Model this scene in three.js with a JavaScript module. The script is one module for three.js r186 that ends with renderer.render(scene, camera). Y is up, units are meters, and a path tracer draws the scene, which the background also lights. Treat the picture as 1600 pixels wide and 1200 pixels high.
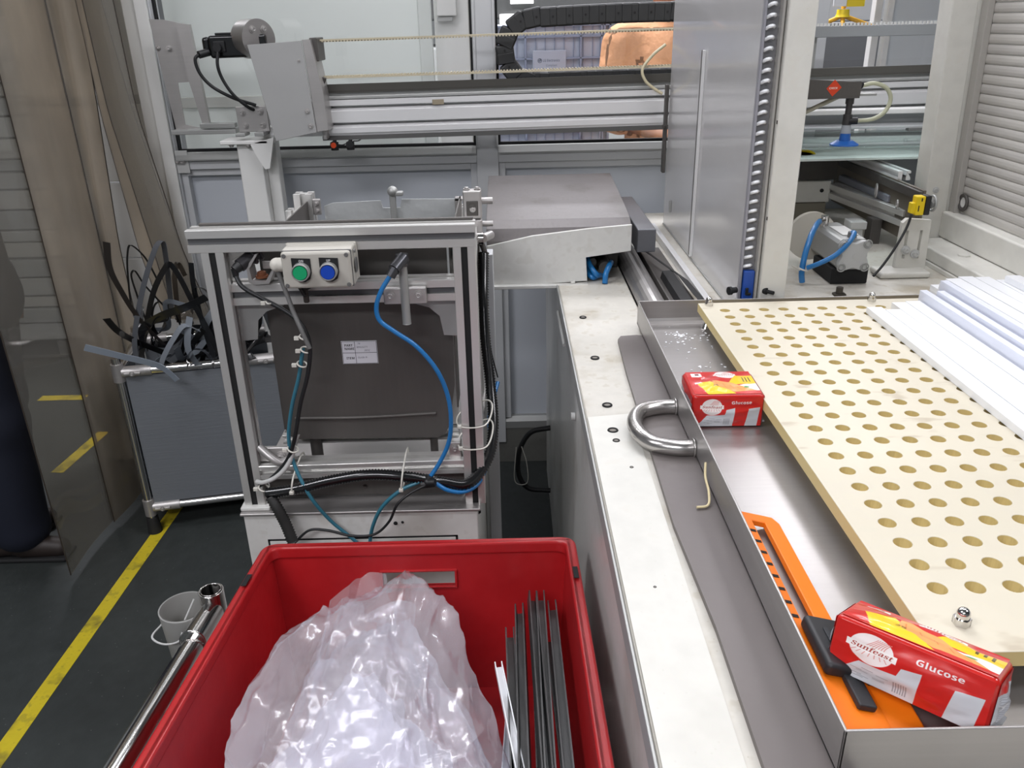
import * as THREE from 'three';
import { RoundedBoxGeometry } from 'three/addons/geometries/RoundedBoxGeometry.js';
import { mergeGeometries, mergeVertices, toCreasedNormals } from 'three/addons/utils/BufferGeometryUtils.js';
import { MarchingCubes } from 'three/addons/objects/MarchingCubes.js';
import { RectAreaLightUniformsLib } from 'three/addons/lights/RectAreaLightUniformsLib.js';

/* ---------- camera, renderer, exposure, large lights ---------- */
const scene = new THREE.Scene();
scene.background = new THREE.Color(0x0a0b0c);
const renderer = new THREE.WebGLRenderer({ antialias: true });
renderer.toneMapping = THREE.LinearToneMapping;
renderer.toneMappingExposure = 1.05;
renderer.shadowMap.enabled = true;
RectAreaLightUniformsLib.init();
const camera = new THREE.PerspectiveCamera(50.02, 1600 / 1200, 0.02, 80);
camera.position.set(0, 1.6, 0);
{
  const right = new THREE.Vector3(0.99971, -0.02148, 0.01064);
  const back = new THREE.Vector3(-0.00106, 0.4052, 0.91423);
  const up = new THREE.Vector3().crossVectors(back, right).normalize();
  right.crossVectors(up, back).normalize();
  camera.quaternion.setFromRotationMatrix(new THREE.Matrix4().makeBasis(right, up, back.normalize()));
}
// ceiling luminaires: x, y, z, width, depth, intensity
const LAMPS = [
  [0.9, 2.75, -1.3, 1.2, 0.30, 6],
  [0.1, 2.95, -2.1, 1.2, 0.30, 10],
  [-0.7, 3.0, 1.5, 1.4, 0.50, 27],  // unseen lamp, added as fill for surfaces facing the camera
  [2.4, 3.4, -0.3, 1.2, 0.60, 12],
  [-1.9, 3.3, -0.2, 1.4, 0.50, 20],  // unseen lamp, added to brighten the left-facing sides
  [-2.4, 3.9, -4.6, 1.2, 0.60, 30],
  [-0.3, 3.9, -4.3, 1.2, 0.60, 42],
  [1.75, 3.9, -4.9, 1.5, 0.70, 34],
  [0.6, 3.9, -7.6, 1.2, 0.60, 40],
];

/* ---------- random, noise, textures ---------- */
let seed = 1234567;
const rnd = () => { seed = (seed * 1664525 + 1013904223) >>> 0; return seed / 4294967296; };
const rr = (a, b) => a + (b - a) * rnd();
const hash = (x, y, s) => { let h = (x * 374761393 + y * 668265263 + s * 2147483647) | 0; h = Math.imul(h ^ (h >>> 13), 1274126177); return ((h ^ (h >>> 16)) >>> 0) / 4294967295; };
function vnoise(x, y, px, py, s) {
  const xi = Math.floor(x), yi = Math.floor(y), fx = x - xi, fy = y - yi, m = (a, b) => ((a % b) + b) % b;
  const u = fx * fx * (3 - 2 * fx), v = fy * fy * (3 - 2 * fy);
  const a = hash(m(xi, px), m(yi, py), s), b = hash(m(xi + 1, px), m(yi, py), s), c = hash(m(xi, px), m(yi + 1, py), s), d = hash(m(xi + 1, px), m(yi + 1, py), s);
  return a + (b - a) * u + (c - a) * v + (a - b - c + d) * u * v;
}
function fbm(u, v, f, fy, oct, s) { let t = 0, a = 0.5, n = 0; for (let i = 0; i < oct; i++) { t += a * vnoise(u * f, v * fy, f, fy, s + i); n += a; a *= 0.5; f *= 2; fy *= 2; } return t / n; }
function dataTex(size, fn, srgb = true) {
  const d = new Uint8Array(size * size * 4);
  for (let y = 0; y < size; y++) for (let x = 0; x < size; x++) {
    const c = fn(x / size, y / size), k = (y * size + x) * 4;
    d[k] = Math.max(0, Math.min(255, c[0])); d[k + 1] = Math.max(0, Math.min(255, c[1])); d[k + 2] = Math.max(0, Math.min(255, c[2])); d[k + 3] = 255;
  }
  const t = new THREE.DataTexture(d, size, size, THREE.RGBAFormat);
  t.wrapS = t.wrapT = THREE.RepeatWrapping; t.magFilter = THREE.LinearFilter; t.minFilter = THREE.LinearMipmapLinearFilter; t.generateMipmaps = true;
  if (srgb) t.colorSpace = THREE.SRGBColorSpace; t.needsUpdate = true; return t;
}
function rep(t, m) { const c = t.clone(); c.repeat.set(1 / m, 1 / m); c.needsUpdate = true; return c; }
const sm = (a, b, x) => { const t = Math.max(0, Math.min(1, (x - a) / (b - a))); return t * t * (3 - 2 * t); };
const mix3 = (a, b, t) => [a[0] + (b[0] - a[0]) * t, a[1] + (b[1] - a[1]) * t, a[2] + (b[2] - a[2]) * t];
const grime = (base, dirt, s, amt = 1, f = 4) => dataTex(512, (u, v) => {
  const n = fbm(u, v, f, f, 5, s), p = fbm(u, v, 32, 32, 3, s + 9), sp = hash(Math.floor(u * 512), Math.floor(v * 512), s + 5);
  let t = sm(0.5, 0.78, n) * 0.55 * amt + sm(0.62, 0.8, p) * 0.25 * amt; if (sp > 0.9985) t += 0.5 * amt;
  const k = 0.97 + 0.06 * p; return mix3(base, dirt, Math.min(1, t)).map(c => c * k);
});
const T = {
  floor: dataTex(512, (u, v) => { const n = fbm(u, v, 4, 4, 5, 3), p = hash(Math.floor(u * 512), Math.floor(v * 512), 8), q = fbm(u, v, 40, 40, 2, 5); const k = 0.85 + 0.3 * n; let c = [60 * k, 65 * k, 64 * k]; if (p > 0.9992) c = [150, 150, 145]; c = c.map(x => x + (q - 0.5) * 10); return c; }),
  cream: grime([207, 206, 199], [168, 162, 146], 11, 0.35),
  creamDirty: grime([194, 191, 182], [134, 121, 97], 17, 0.8, 5),
  white: grime([214, 214, 210], [160, 156, 146], 23, 0.7),
  steel: dataTex(512, (u, v) => { const n = fbm(u, v, 3, 3, 4, 31), s = fbm(u, v, 4, 128, 3, 37); const k = 0.86 + 0.2 * n + 0.03 * s; return [184 * k, 181 * k, 179 * k]; }),
  darkSteel: dataTex(512, (u, v) => { const n = fbm(u, v, 3, 3, 4, 41), s = fbm(u, v, 96, 4, 3, 47); const k = 0.85 + 0.25 * n + 0.05 * s; return [88 * k, 85 * k, 82 * k]; }),
  streak: dataTex(512, (u, v) => { const s = fbm(u, v, 4, 160, 3, 53) * 255; return [s, s, s]; }, false),
  cloud: dataTex(256, (u, v) => { const s = fbm(u, v, 4, 4, 5, 61) * 255; return [s, s, s]; }, false),
  nylon: dataTex(512, (u, v) => { const n = fbm(u, v, 3, 3, 5, 71), p = fbm(u, v, 9, 24, 4, 77), k = 0.97 + 0.05 * n; const d = sm(0.68, 0.85, p) * 0.3; return mix3([208, 201, 182].map(c => c * k), [140, 120, 95], d); }),
  tan: dataTex(512, (u, v) => { const n = fbm(u, v, 4, 3, 5, 81), s = fbm(u, v, 24, 3, 3, 87); const k = 0.86 + 0.2 * n + 0.05 * s; return [214 * k, 205 * k, 191 * k]; }),
  red: dataTex(512, (u, v) => { const n = fbm(u, v, 4, 4, 5, 91), s = fbm(u, v, 48, 48, 2, 97), k = 0.9 + 0.18 * n; return [168 * k + s * 6, 26 * k + s * 6, 30 * k + s * 6]; }),
  yellow: grime([206, 186, 40], [96, 90, 50], 29, 1.1, 8),
};
const M = (c, rough, metal = 0, o = {}) => new THREE.MeshPhysicalMaterial({ color: c, roughness: rough, metalness: metal, ...o });
const mat = {
  floor: M(0xd8d8d8, 0.58, 0, { map: rep(T.floor, 1.1), bumpMap: rep(T.cloud, 0.06), bumpScale: 0.0006 }),
  yellow: M(0xffffff, 0.5, 0, { map: rep(T.yellow, 0.5) }),
  alu: M(0xd2d1ce, 0.34, 0.6),
  aluBright: M(0xececec, 0.32, 0.35),
  aluDull: M(0xa7a8a6, 0.5, 0.55),
  black: M(0x17181a, 0.5),
  blackGloss: M(0x101113, 0.22, 0, { clearcoat: 0.4 }),
  rubber: M(0x1d1d1e, 0.75),
  gasket: M(0x151617, 0.8),
  steel: M(0xf0f0f0, 0.38, 0.8, { map: rep(T.steel, 0.5) }),
  steelDull: M(0xffffff, 0.42, 0.7, { map: rep(T.steel, 0.4) }),
  darkSteel: M(0xffffff, 0.5, 0.3, { map: rep(T.darkSteel, 0.6) }),
  chrome: M(0xd4d2d0, 0.14, 1),
  cream: M(0xffffff, 0.45, 0, { map: rep(T.cream, 0.7), clearcoat: 0.15 }),
  creamDirty: M(0xffffff, 0.5, 0, { map: rep(T.creamDirty, 0.55), bumpMap: rep(T.cloud, 0.2), bumpScale: 0.0005 }),
  creamFrame: M(0xffffff, 0.5, 0, { map: rep(T.cream, 0.9) }),
  white: M(0xffffff, 0.5, 0, { map: rep(T.white, 0.8) }),
  whitePaint: M(0xdededb, 0.45),
  whitePlastic: M(0xf1f3f6, 0.35, 0, { clearcoat: 0.2 }),
  partition: M(0xc2c4c6, 0.5),
  partitionPanel: M(0xc3c8cf, 0.55),
  greyPanel: M(0x6d7176, 0.45, 0, { bumpMap: rep(T.streak, 0.3), bumpScale: 0.0004 }),
  bluegrey: M(0xb9c0d2, 0.5),
  glass: M(0xffffff, 0.03, 0, { transmission: 1, thickness: 0, ior: 1.45 }),
  red: M(0xffffff, 0.34, 0, { map: rep(T.red, 0.6), bumpMap: rep(T.cloud, 0.15), bumpScale: 0.0006 }),
  nylon: M(0xffffff, 0.5, 0, { map: rep(T.nylon, 0.6) }),
  blue: M(0x1b6fae, 0.35, 0, { clearcoat: 0.3 }),
  teal: M(0x2f6d80, 0.4, 0, { clearcoat: 0.3 }),
  grey: M(0x6a6a69, 0.5),
  lightGrey: M(0xb9bab8, 0.5),
  boxGrey: M(0xb7b4ab, 0.5),
  tie: M(0xcfcdc4, 0.5),
  orange: M(0xf07a12, 0.42),
  brass: M(0x8c7a4a, 0.4, 0.7),
  brown: M(0x2a211d, 0.55),
};

/* ---------- geometry helpers ---------- */
const V = (a) => new THREE.Vector3(a[0], a[1], a[2]);
function metricUV(g) {
  const p = g.attributes.position, n = g.attributes.normal, uv = new Float32Array(p.count * 2);
  for (let i = 0; i < p.count; i++) {
    const ax = Math.abs(n.getX(i)), ay = Math.abs(n.getY(i)), az = Math.abs(n.getZ(i));
    if (ax >= ay && ax >= az) { uv[2 * i] = p.getZ(i); uv[2 * i + 1] = p.getY(i); } else if (ay >= az) { uv[2 * i] = p.getX(i); uv[2 * i + 1] = p.getZ(i); } else { uv[2 * i] = p.getX(i); uv[2 * i + 1] = p.getY(i); }
  }
  g.setAttribute('uv', new THREE.BufferAttribute(uv, 2)); return g;
}
const used = {};
function numbered(n) { const k = used[n] = (used[n] ?? -1) + 1; return k ? `${n}_${String(k).padStart(3, '0')}` : n; }
function prep(g) { g = g.index ? g.toNonIndexed() : g.clone(); for (const k of Object.keys(g.attributes)) if (!['position', 'normal', 'uv'].includes(k)) g.deleteAttribute(k); return g; }
function geo(list, keepUV) {
  const a = (Array.isArray(list) ? list : [list]).map(prep);
  const g = a.length > 1 ? mergeGeometries(a) : a[0];
  if (!keepUV) metricUV(g); return g;
}
// root thing: group at base
function thing(name, label, category, pos = [0, 0, 0], group) {
  const o = new THREE.Group(); o.name = numbered(name); o.position.set(...pos); scene.add(o);
  o.userData.label = label; o.userData.category = category; if (group) o.userData.group = group; return o;
}
function rootOf(p) { while (p.parent && p.parent !== scene) p = p.parent; return p; }
// part: geometry given in world coordinates, moved into its thing's frame (local = true keeps them)
function part(parent, name, list, m, { local = false, keepUV = false, label } = {}) {
  const g = geo(list, keepUV);
  const root = rootOf(parent);
  if (!local) { root.updateMatrixWorld(true); g.applyMatrix4(root.matrixWorld.clone().invert()); }
  const o = new THREE.Mesh(g, m); o.name = numbered(name); o.castShadow = o.receiveShadow = true; parent.add(o);
  if (label) o.userData.label = label; return o;
}
function single(name, list, m, label, category, group, keepUV = false) {
  const g = geo(list, keepUV); g.computeBoundingBox(); const b = g.boundingBox, c = b.getCenter(new THREE.Vector3()); c.y = b.min.y;
  g.translate(-c.x, -c.y, -c.z);
  const o = new THREE.Mesh(g, m); o.position.copy(c); o.name = numbered(name); o.castShadow = o.receiveShadow = true; scene.add(o);
  o.userData.label = label; o.userData.category = category; if (group) o.userData.group = group; return o;
}
function struct(name, list, m, parent) {
  const o = new THREE.Mesh(geo(list), m); o.name = numbered(name); o.castShadow = o.receiveShadow = true; (parent ?? scene).add(o);
  if (!parent) o.userData.kind = 'structure'; return o;
}
// box by min/max corners
function bx(x0, x1, y0, y1, z0, z1, r = 0.0015, seg = 1) {
  const w = Math.abs(x1 - x0), h = Math.abs(y1 - y0), d = Math.abs(z1 - z0);
  const g = r > 0 ? new RoundedBoxGeometry(w, h, d, seg, Math.min(r, w / 2.2, h / 2.2, d / 2.2)) : new THREE.BoxGeometry(w, h, d);
  g.translate((x0 + x1) / 2, (y0 + y1) / 2, (z0 + z1) / 2); return g;
}
function cyl(a, b, r0, r1 = r0, seg = 24, open = false) {
  a = V(a); b = V(b); const d = b.clone().sub(a), g = new THREE.CylinderGeometry(r1, r0, d.length(), seg, 1, open);
  g.applyQuaternion(new THREE.Quaternion().setFromUnitVectors(new THREE.Vector3(0, 1, 0), d.normalize()));
  g.translate((a.x + b.x) / 2, (a.y + b.y) / 2, (a.z + b.z) / 2); return g;
}
function tube(pts, r, seg = 60, rs = 10, closed = false) { return new THREE.TubeGeometry(new THREE.CatmullRomCurve3(pts.map(V), closed, 'centripetal'), seg, r, rs, closed); }
function ring(c, n, R, r, seg = 24) { const g = new THREE.TorusGeometry(R, r, 8, seg); g.applyQuaternion(new THREE.Quaternion().setFromUnitVectors(new THREE.Vector3(0, 0, 1), V(n).normalize())); g.translate(...c); return g; }
function ball(c, r, sx = 1, sy = 1, sz = 1) { const g = new THREE.SphereGeometry(r, 20, 14); g.scale(sx, sy, sz); g.translate(...c); return g; }
// flat outline in (a, b) extruded; axis names which world axis is the extrusion
function ext(pts, from, to, axis = 'z', holes = [], bevel = 0) {
  const s = new THREE.Shape(pts.map(p => new THREE.Vector2(p[0], p[1])));
  for (const h of holes) s.holes.push(new THREE.Path(h.map(p => new THREE.Vector2(p[0], p[1]))));
  const d = Math.abs(to - from) - 2 * bevel, g = new THREE.ExtrudeGeometry(s, { depth: d, bevelEnabled: bevel > 0, bevelThickness: bevel, bevelSize: bevel, bevelOffset: -bevel, bevelSegments: 1, steps: 1, curveSegments: 12 });
  g.translate(0, 0, Math.min(from, to) + bevel);
  if (axis === 'x') { g.applyMatrix4(new THREE.Matrix4().set(0, 0, 1, 0, 0, 1, 0, 0, -1, 0, 0, 0, 0, 0, 0, 1)); } // a -> -z, b -> y, depth -> x
  if (axis === 'y') { g.applyMatrix4(new THREE.Matrix4().set(1, 0, 0, 0, 0, 0, 1, 0, 0, -1, 0, 0, 0, 0, 0, 1)); } // a -> x, b -> -z, depth -> y
  return g;
}
// slotted aluminium profile from a to b, w (sideways) by h
function prof(a, b, w = 0.04, h = 0.04, slot = 0.0115, deep = 0.0125) {
  const pts = [], W = w / 2, H = h / 2, s = slot / 2, ns = (L) => Math.max(1, Math.round(L / 0.04));
  const side = (p, q) => { // walk along an edge, cutting slots
    const dx = q[0] - p[0], dy = q[1] - p[1], L = Math.hypot(dx, dy), ux = dx / L, uy = dy / L, nx = -uy, ny = ux, n = ns(L);
    pts.push([p[0] + ux * 0.001, p[1] + uy * 0.001]);
    for (let i = 0; i < n; i++) { const c = L * (i + 0.5) / n; for (const [t, d] of [[c - s, 0], [c - s, deep], [c + s, deep], [c + s, 0]]) pts.push([p[0] + ux * t + nx * d, p[1] + uy * t + ny * d]); }
    pts.push([q[0] - ux * 0.001, q[1] - uy * 0.001]);
  };
  side([-W, -H], [W, -H]); side([W, -H], [W, H]); side([W, H], [-W, H]); side([-W, H], [-W, -H]);
  a = V(a); b = V(b); const d = b.clone().sub(a), L = d.length();
  const g = new THREE.ExtrudeGeometry(new THREE.Shape(pts.map(p => new THREE.Vector2(...p))), { depth: L, bevelEnabled: false });
  d.normalize(); const up = Math.abs(d.y) > 0.9 ? new THREE.Vector3(0, 0, -1) : new THREE.Vector3(0, 1, 0);
  const x = new THREE.Vector3().crossVectors(up, d).normalize(), y = new THREE.Vector3().crossVectors(d, x);
  g.applyMatrix4(new THREE.Matrix4().makeBasis(x, y, d).setPosition(a)); return g;
}
function bolt(c, n, r = 0.006, h = 0.006) { c = V(c); n = V(n).normalize(); const e = c.clone().addScaledVector(n, h), f = c.clone().addScaledVector(n, h * 0.4); return [cyl(c.toArray(), e.toArray(), r, r * 0.95, 14), ring(e.toArray(), n.toArray(), r * 0.55, r * 0.18, 14), cyl(c.toArray(), f.toArray(), r * 1.4, r * 1.4, 16)]; }
function rot(g, axis, ang, c) { const m = new THREE.Matrix4().makeTranslation(...c).multiply(new THREE.Matrix4().makeRotationAxis(V(axis).normalize(), ang)).multiply(new THREE.Matrix4().makeTranslation(-c[0], -c[1], -c[2])); for (const q of Array.isArray(g) ? g : [g]) q.applyMatrix4(m); return g; }
function printMat(w, h, draw, rough = 0.5, extra = {}) {
  const c = document.createElement('canvas'); c.width = w; c.height = h; const x = c.getContext('2d'); draw(x, w, h);
  const t = new THREE.CanvasTexture(c); t.colorSpace = THREE.SRGBColorSpace; return M(0xffffff, rough, 0, { map: t, ...extra });
}
function plane(w, h, c, n = [0, 0, 1], spin = 0) { const g = new THREE.PlaneGeometry(w, h); g.rotateZ(spin); g.applyQuaternion(new THREE.Quaternion().setFromUnitVectors(new THREE.Vector3(0, 0, 1), V(n).normalize())); g.translate(...c); return g; }
// flat band following points, width along a given direction, with thickness
function band(pts, wdir, w, th = 0.0008, seg = 40, twist = 0) {
  const c = new THREE.CatmullRomCurve3(pts.map(V), false, 'centripetal'), P = c.getPoints(seg), pos = [], idx = [], W = V(wdir).normalize();
  for (let i = 0; i <= seg; i++) {
    const t = c.getTangent(i / seg), a = W.clone().applyAxisAngle(t, twist * i / seg); a.addScaledVector(t, -a.dot(t)); if (a.length() < 0.05) a.set(t.y, -t.x, 0.3); a.normalize().multiplyScalar(w / 2);
    const n = a.clone().cross(t).normalize().multiplyScalar(th / 2), p = P[i];
    for (const [sa, sn] of [[-1, -1], [1, -1], [1, 1], [-1, 1]]) pos.push(p.x + a.x * sa + n.x * sn, p.y + a.y * sa + n.y * sn, p.z + a.z * sa + n.z * sn);
    if (i) { const o = (i - 1) * 4; for (let k = 0; k < 4; k++) { const k2 = (k + 1) % 4; idx.push(o + k, o + k2, o + 4 + k, o + k2, o + 4 + k2, o + 4 + k); } }
  }
  idx.push(0, 2, 1, 0, 3, 2); const e = seg * 4; idx.push(e, e + 1, e + 2, e, e + 2, e + 3);
  let g = new THREE.BufferGeometry(); g.setAttribute('position', new THREE.Float32BufferAttribute(pos, 3)); g.setIndex(idx);
  g = g.toNonIndexed(); g.computeVertexNormals(); g.setAttribute('uv', new THREE.Float32BufferAttribute(new Float32Array(g.attributes.position.count * 2), 2)); return toCreasedNormals(g, 0.6);
}
// smooth-union body from tapered capsules
function body(bones, res, k = 0.02) {
  const lo = new THREE.Vector3(1e9, 1e9, 1e9), hi = lo.clone().negate();
  for (const [a, b, r0, r1] of bones) for (const [p, r] of [[a, r0], [b, r1]]) { lo.min(V(p).subScalar(r * 1.3 + k)); hi.max(V(p).addScalar(r * 1.3 + k)); }
  const c = lo.clone().add(hi).multiplyScalar(0.5), half = Math.max(hi.x - lo.x, hi.y - lo.y, hi.z - lo.z) / 2 * 1.06;
  const mc = new MarchingCubes(res, new THREE.MeshStandardMaterial(), false, false, 200000); mc.isolation = 0;
  const n = mc.size, hs = mc.halfsize, p = new THREE.Vector3(), ab = new THREE.Vector3(), ap = new THREE.Vector3();
  const B = bones.map(([a, b, r0, r1, sq]) => [V(a), V(b), r0, r1, sq]);
  for (let z = 0; z < n; z++) for (let y = 0; y < n; y++) for (let x = 0; x < n; x++) {
    p.set((x - hs) / hs * half + c.x, (y - hs) / hs * half + c.y, (z - hs) / hs * half + c.z);
    let d = 1e9;
    for (const [a, b, r0, r1] of B) {
      ab.copy(b).sub(a); ap.copy(p).sub(a); const L = ab.lengthSq(), t = L ? Math.max(0, Math.min(1, ap.dot(ab) / L)) : 0;
      const e = ap.addScaledVector(ab, -t).length() - (r0 + (r1 - r0) * t), h = Math.max(k - Math.abs(d - e), 0) / k; d = Math.min(d, e) - h * h * k * 0.25;
    }
    mc.field[z * n * n + y * n + x] = -d;
  }
  mc.update();
  const g = new THREE.BufferGeometry(), m = mc.count; g.setAttribute('position', new THREE.BufferAttribute(mc.positionArray.slice(0, m * 3), 3)); g.setAttribute('normal', new THREE.BufferAttribute(mc.normalArray.slice(0, m * 3), 3));
  g.setAttribute('uv', new THREE.BufferAttribute(new Float32Array(m * 2), 2)); g.scale(half, half, half); g.translate(c.x, c.y, c.z); return g;
}
/* ---------- the room ---------- */
struct('floor', bx(-6.2, 6.2, -0.1, 0, -12.2, 3.7, 0), mat.floor);
const hallWall = M(0xb4b8b8, 0.7);
struct('wall_left', bx(-6.3, -6.2, 0, 4.2, -12.2, 3.7, 0), hallWall);
struct('wall_right', bx(6.2, 6.3, 0, 4.2, -12.2, 3.7, 0), hallWall);
struct('wall_far', bx(-6.3, 6.3, 0, 4.2, -12.3, -12.2, 0), hallWall);
struct('wall_near', bx(-6.3, 6.3, 0, 4.2, 3.7, 3.8, 0), hallWall);
struct('ceiling', bx(-6.3, 6.3, 4.2, 4.3, -12.3, 3.8, 0), M(0xc2c6c6, 0.8));

// ceiling luminaires: glowing diffuser plus an area light of the same size just below
for (const [i, [x, y, z, w, d, I]] of LAMPS.entries()) {
  const t = thing('ceiling_light', ['flat LED ceiling light above the perforated board', 'flat LED ceiling light above the linear actuator', 'added unseen flat LED ceiling light filling the camera side', 'flat LED ceiling light right of the shutter', 'added unseen flat LED ceiling light filling left facing sides', 'flat LED ceiling light behind the left partition boards', 'flat LED ceiling light behind the partition window', 'flat LED ceiling light behind the right partition window', 'flat LED ceiling light deep in the hall'][i], 'ceiling light', [x, y, z]);
  part(t, 'housing', [bx(x - w / 2 - 0.02, x + w / 2 + 0.02, y, y + 0.05, z - d / 2 - 0.02, z + d / 2 + 0.02, 0.006)], mat.whitePaint);
  part(t, 'hanger', [cyl([x - w * 0.35, y + 0.05, z], [x - w * 0.35, 4.2, z], 0.004), cyl([x + w * 0.35, y + 0.05, z], [x + w * 0.35, 4.2, z], 0.004)], mat.aluDull);
  part(t, 'diffuser', [bx(x - w / 2, x + w / 2, y - 0.004, y - 0.0005, z - d / 2, z + d / 2, 0.001)], M(0xffffff, 0.6, 0, { emissive: 0xfdfcff, emissiveIntensity: 4 }));
  const L = new THREE.RectAreaLight(0xfaf9ff, I, w, d); L.position.set(x, y - 0.012, z); L.lookAt(x, y - 2, z); scene.add(L);
}

// aluminium partition behind the machine
const wb = new THREE.Group(); wb.name = 'wall_back'; wb.position.set(0, 0, -2.85); wb.userData.kind = 'structure'; scene.add(wb);
const P = (n, l, m, o) => part(wb, n, l, m, o);
P('post', [bx(-0.098, -0.024, 0.09, 2.6, -2.92, -2.845, 0.003), bx(-0.096, -0.088, 1.21, 2.6, -2.846, -2.838, 0.002), bx(-0.033, -0.025, 1.21, 2.6, -2.846, -2.838, 0.002)], mat.partition);
P('post', [bx(0.972, 1.036, 0.09, 2.6, -2.92, -2.845, 0.003)], mat.partition);
P('post', [bx(2.2, 2.27, 0.09, 2.6, -2.92, -2.845, 0.003)], mat.partition);
P('post', [bx(-1.135, -1.104, 0, 2.6, -2.92, -2.845, 0.003)], mat.partition);
const railAt = (x0, x1) => { P('rail', [bx(x0, x1, 1.158, 1.212, -2.91, -2.848, 0.002)], mat.partition); P('sill', [ext([[2.848, 1.196], [2.83, 1.190], [2.83, 1.194], [2.848, 1.213], [2.9, 1.214], [2.9, 1.196]], x0, x1, 'x')], mat.aluDull); P('gasket', [bx(x0, x1, 1.2135, 1.222, -2.885, -2.87, 0)], mat.gasket); };
railAt(-1.104, -0.098); railAt(-0.024, 0.972); railAt(1.036, 2.2);
for (const [x0, x1] of [[-1.104, -0.098], [-0.024, 0.972], [1.036, 2.2]]) {
  P('panel', [bx(x0 + 0.02, x1 - 0.02, 0.19, 1.158, -2.9, -2.89, 0.001)], mat.partitionPanel);
  P('panel_frame', [bx(x0, x0 + 0.022, 0.19, 1.158, -2.892, -2.86, 0.002), bx(x1 - 0.022, x1, 0.19, 1.158, -2.892, -2.86, 0.002), bx(x0, x1, 1.135, 1.158, -2.892, -2.862, 0.002)], mat.partition);
  P('rail', [ext([[2.85, 0.15], [2.85, 0.178], [2.872, 0.192], [2.91, 0.192], [2.91, 0.15]], x0, x1, 'x')], mat.aluDull);
  P('gasket', [bx(x0, x0 + 0.008, 1.222, 2.6, -2.885, -2.87, 0), bx(x1 - 0.008, x1, 1.222, 2.6, -2.885, -2.87, 0)], mat.gasket);
}
P('kick_plate', [bx(-1.104, 2.2, 0, 0.15, -2.9, -2.852, 0.002)], M(0x7d7d7a, 0.6, 0, { map: rep(T.white, 0.5) }));
P('top_rail', [bx(-1.135, 2.27, 2.6, 2.68, -2.92, -2.84, 0.003)], mat.partition);
[[-1.096, -0.106], [-0.016, 0.964], [1.044, 2.192]].forEach(([x0, x1], i) => { const w = struct(`window_${i + 1}`, bx(x0, x1, 1.218, 2.6, -2.88, -2.876, 0), mat.glass); });

// white corner post and boards on the left
const cp = new THREE.Group(); cp.name = 'trim_1'; cp.position.set(-1.16, 0, -2.86); cp.userData.kind = 'structure'; scene.add(cp);
part(cp, 'post_face', [bx(-1.19, -1.136, 0, 2.68, -2.9, -2.84, 0.004)], mat.whitePaint);
part(cp, 'cover_strip', [bx(-1.147, -1.108, 0, 2.68, -2.842, -2.832, 0.002)], mat.whitePaint);
const lb = new THREE.Group(); lb.name = 'trim_2'; lb.position.set(-1.45, 0, -2.95); lb.userData.kind = 'structure'; scene.add(lb);
for (const [y0, y1] of [[0, 0.83], [0.834, 1.102], [1.106, 1.368], [1.392, 2.68]]) part(lb, 'board', [bx(-1.62, -1.19, y0, y1, -2.975, -2.95, 0.003)], mat.whitePaint);
part(lb, 'seam_rail', [bx(-1.62, -1.19, 1.366, 1.394, -2.98, -2.944, 0.002)], mat.lightGrey);

// yellow floor lines
single('floor_line', [ext([[-1.262, 0.25], [-1.31, 0.25], [-1.245, 2.83], [-1.2, 2.83]], 0.0002, 0.0014, 'y')], mat.yellow, 'long yellow floor line running past the foot of the strap bin', 'floor line');
single('floor_line', [bx(-2.24, -2.02, 0.0002, 0.0014, -3.6, -3.545, 0)], mat.yellow, 'short yellow floor line seen through the curtain behind the strap bin', 'floor line');
single('floor_line', [rot(bx(-1.815, -1.765, 0.0002, 0.0014, -3.2, -2.85, 0), [0, 1, 0], -0.08, [-1.79, 0, -3])], mat.yellow, 'slanting yellow floor line seen dimly through the lower curtain', 'floor line');
single('floor_line', [bx(-2.3, -1.83, 0.0002, 0.0014, -2.56, -2.505, 0)], mat.yellow, 'yellow floor line behind the heel of the dark shoe', 'floor line');

/* ---------- seen through the windows ---------- */
{
  const t = thing('panel_board', 'large pale green grey board behind the left window', 'board', [-0.7, 0.7, -3.05]);
  part(t, 'sheet', [bx(-1.14, -0.245, 1.372, 2.6, -3.07, -3.05, 0.002)], M(0xe2e8e4, 0.4));
  part(t, 'edge_strip', [bx(-0.285, -0.24, 0.7, 2.6, -3.072, -3.044, 0.003)], M(0xd4d9d5, 0.45));
  part(t, 'lower_sheet', [bx(-1.14, -0.245, 0.7, 1.34, -3.07, -3.05, 0.002)], M(0xe6ebe6, 0.4));
  part(t, 'rail', [bx(-1.14, -0.245, 1.338, 1.374, -3.07, -3.042, 0.002)], M(0xc9cac4, 0.5));
  const d = thing('cabinet', 'white cabinet edge with a small ledge beside the pale green board', 'cabinet', [-0.17, 0, -3.2]);
  part(d, 'side_panel', [bx(-0.235, -0.115, 0, 2.6, -3.4, -3.1, 0.004)], mat.whitePaint);
  part(d, 'ledge', [bx(-0.222, -0.17, 1.598, 1.612, -3.1, -3.07, 0.002)], mat.lightGrey);
  part(d, 'box', [bx(-0.222, -0.155, 1.614, 1.75, -3.1, -3.06, 0.004)], mat.whitePaint);
  part(d, 'edge_trim', [bx(-0.113, -0.098, 0, 2.6, -3.12, -3.09, 0.003)], M(0xc3bcae, 0.5));
}
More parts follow.
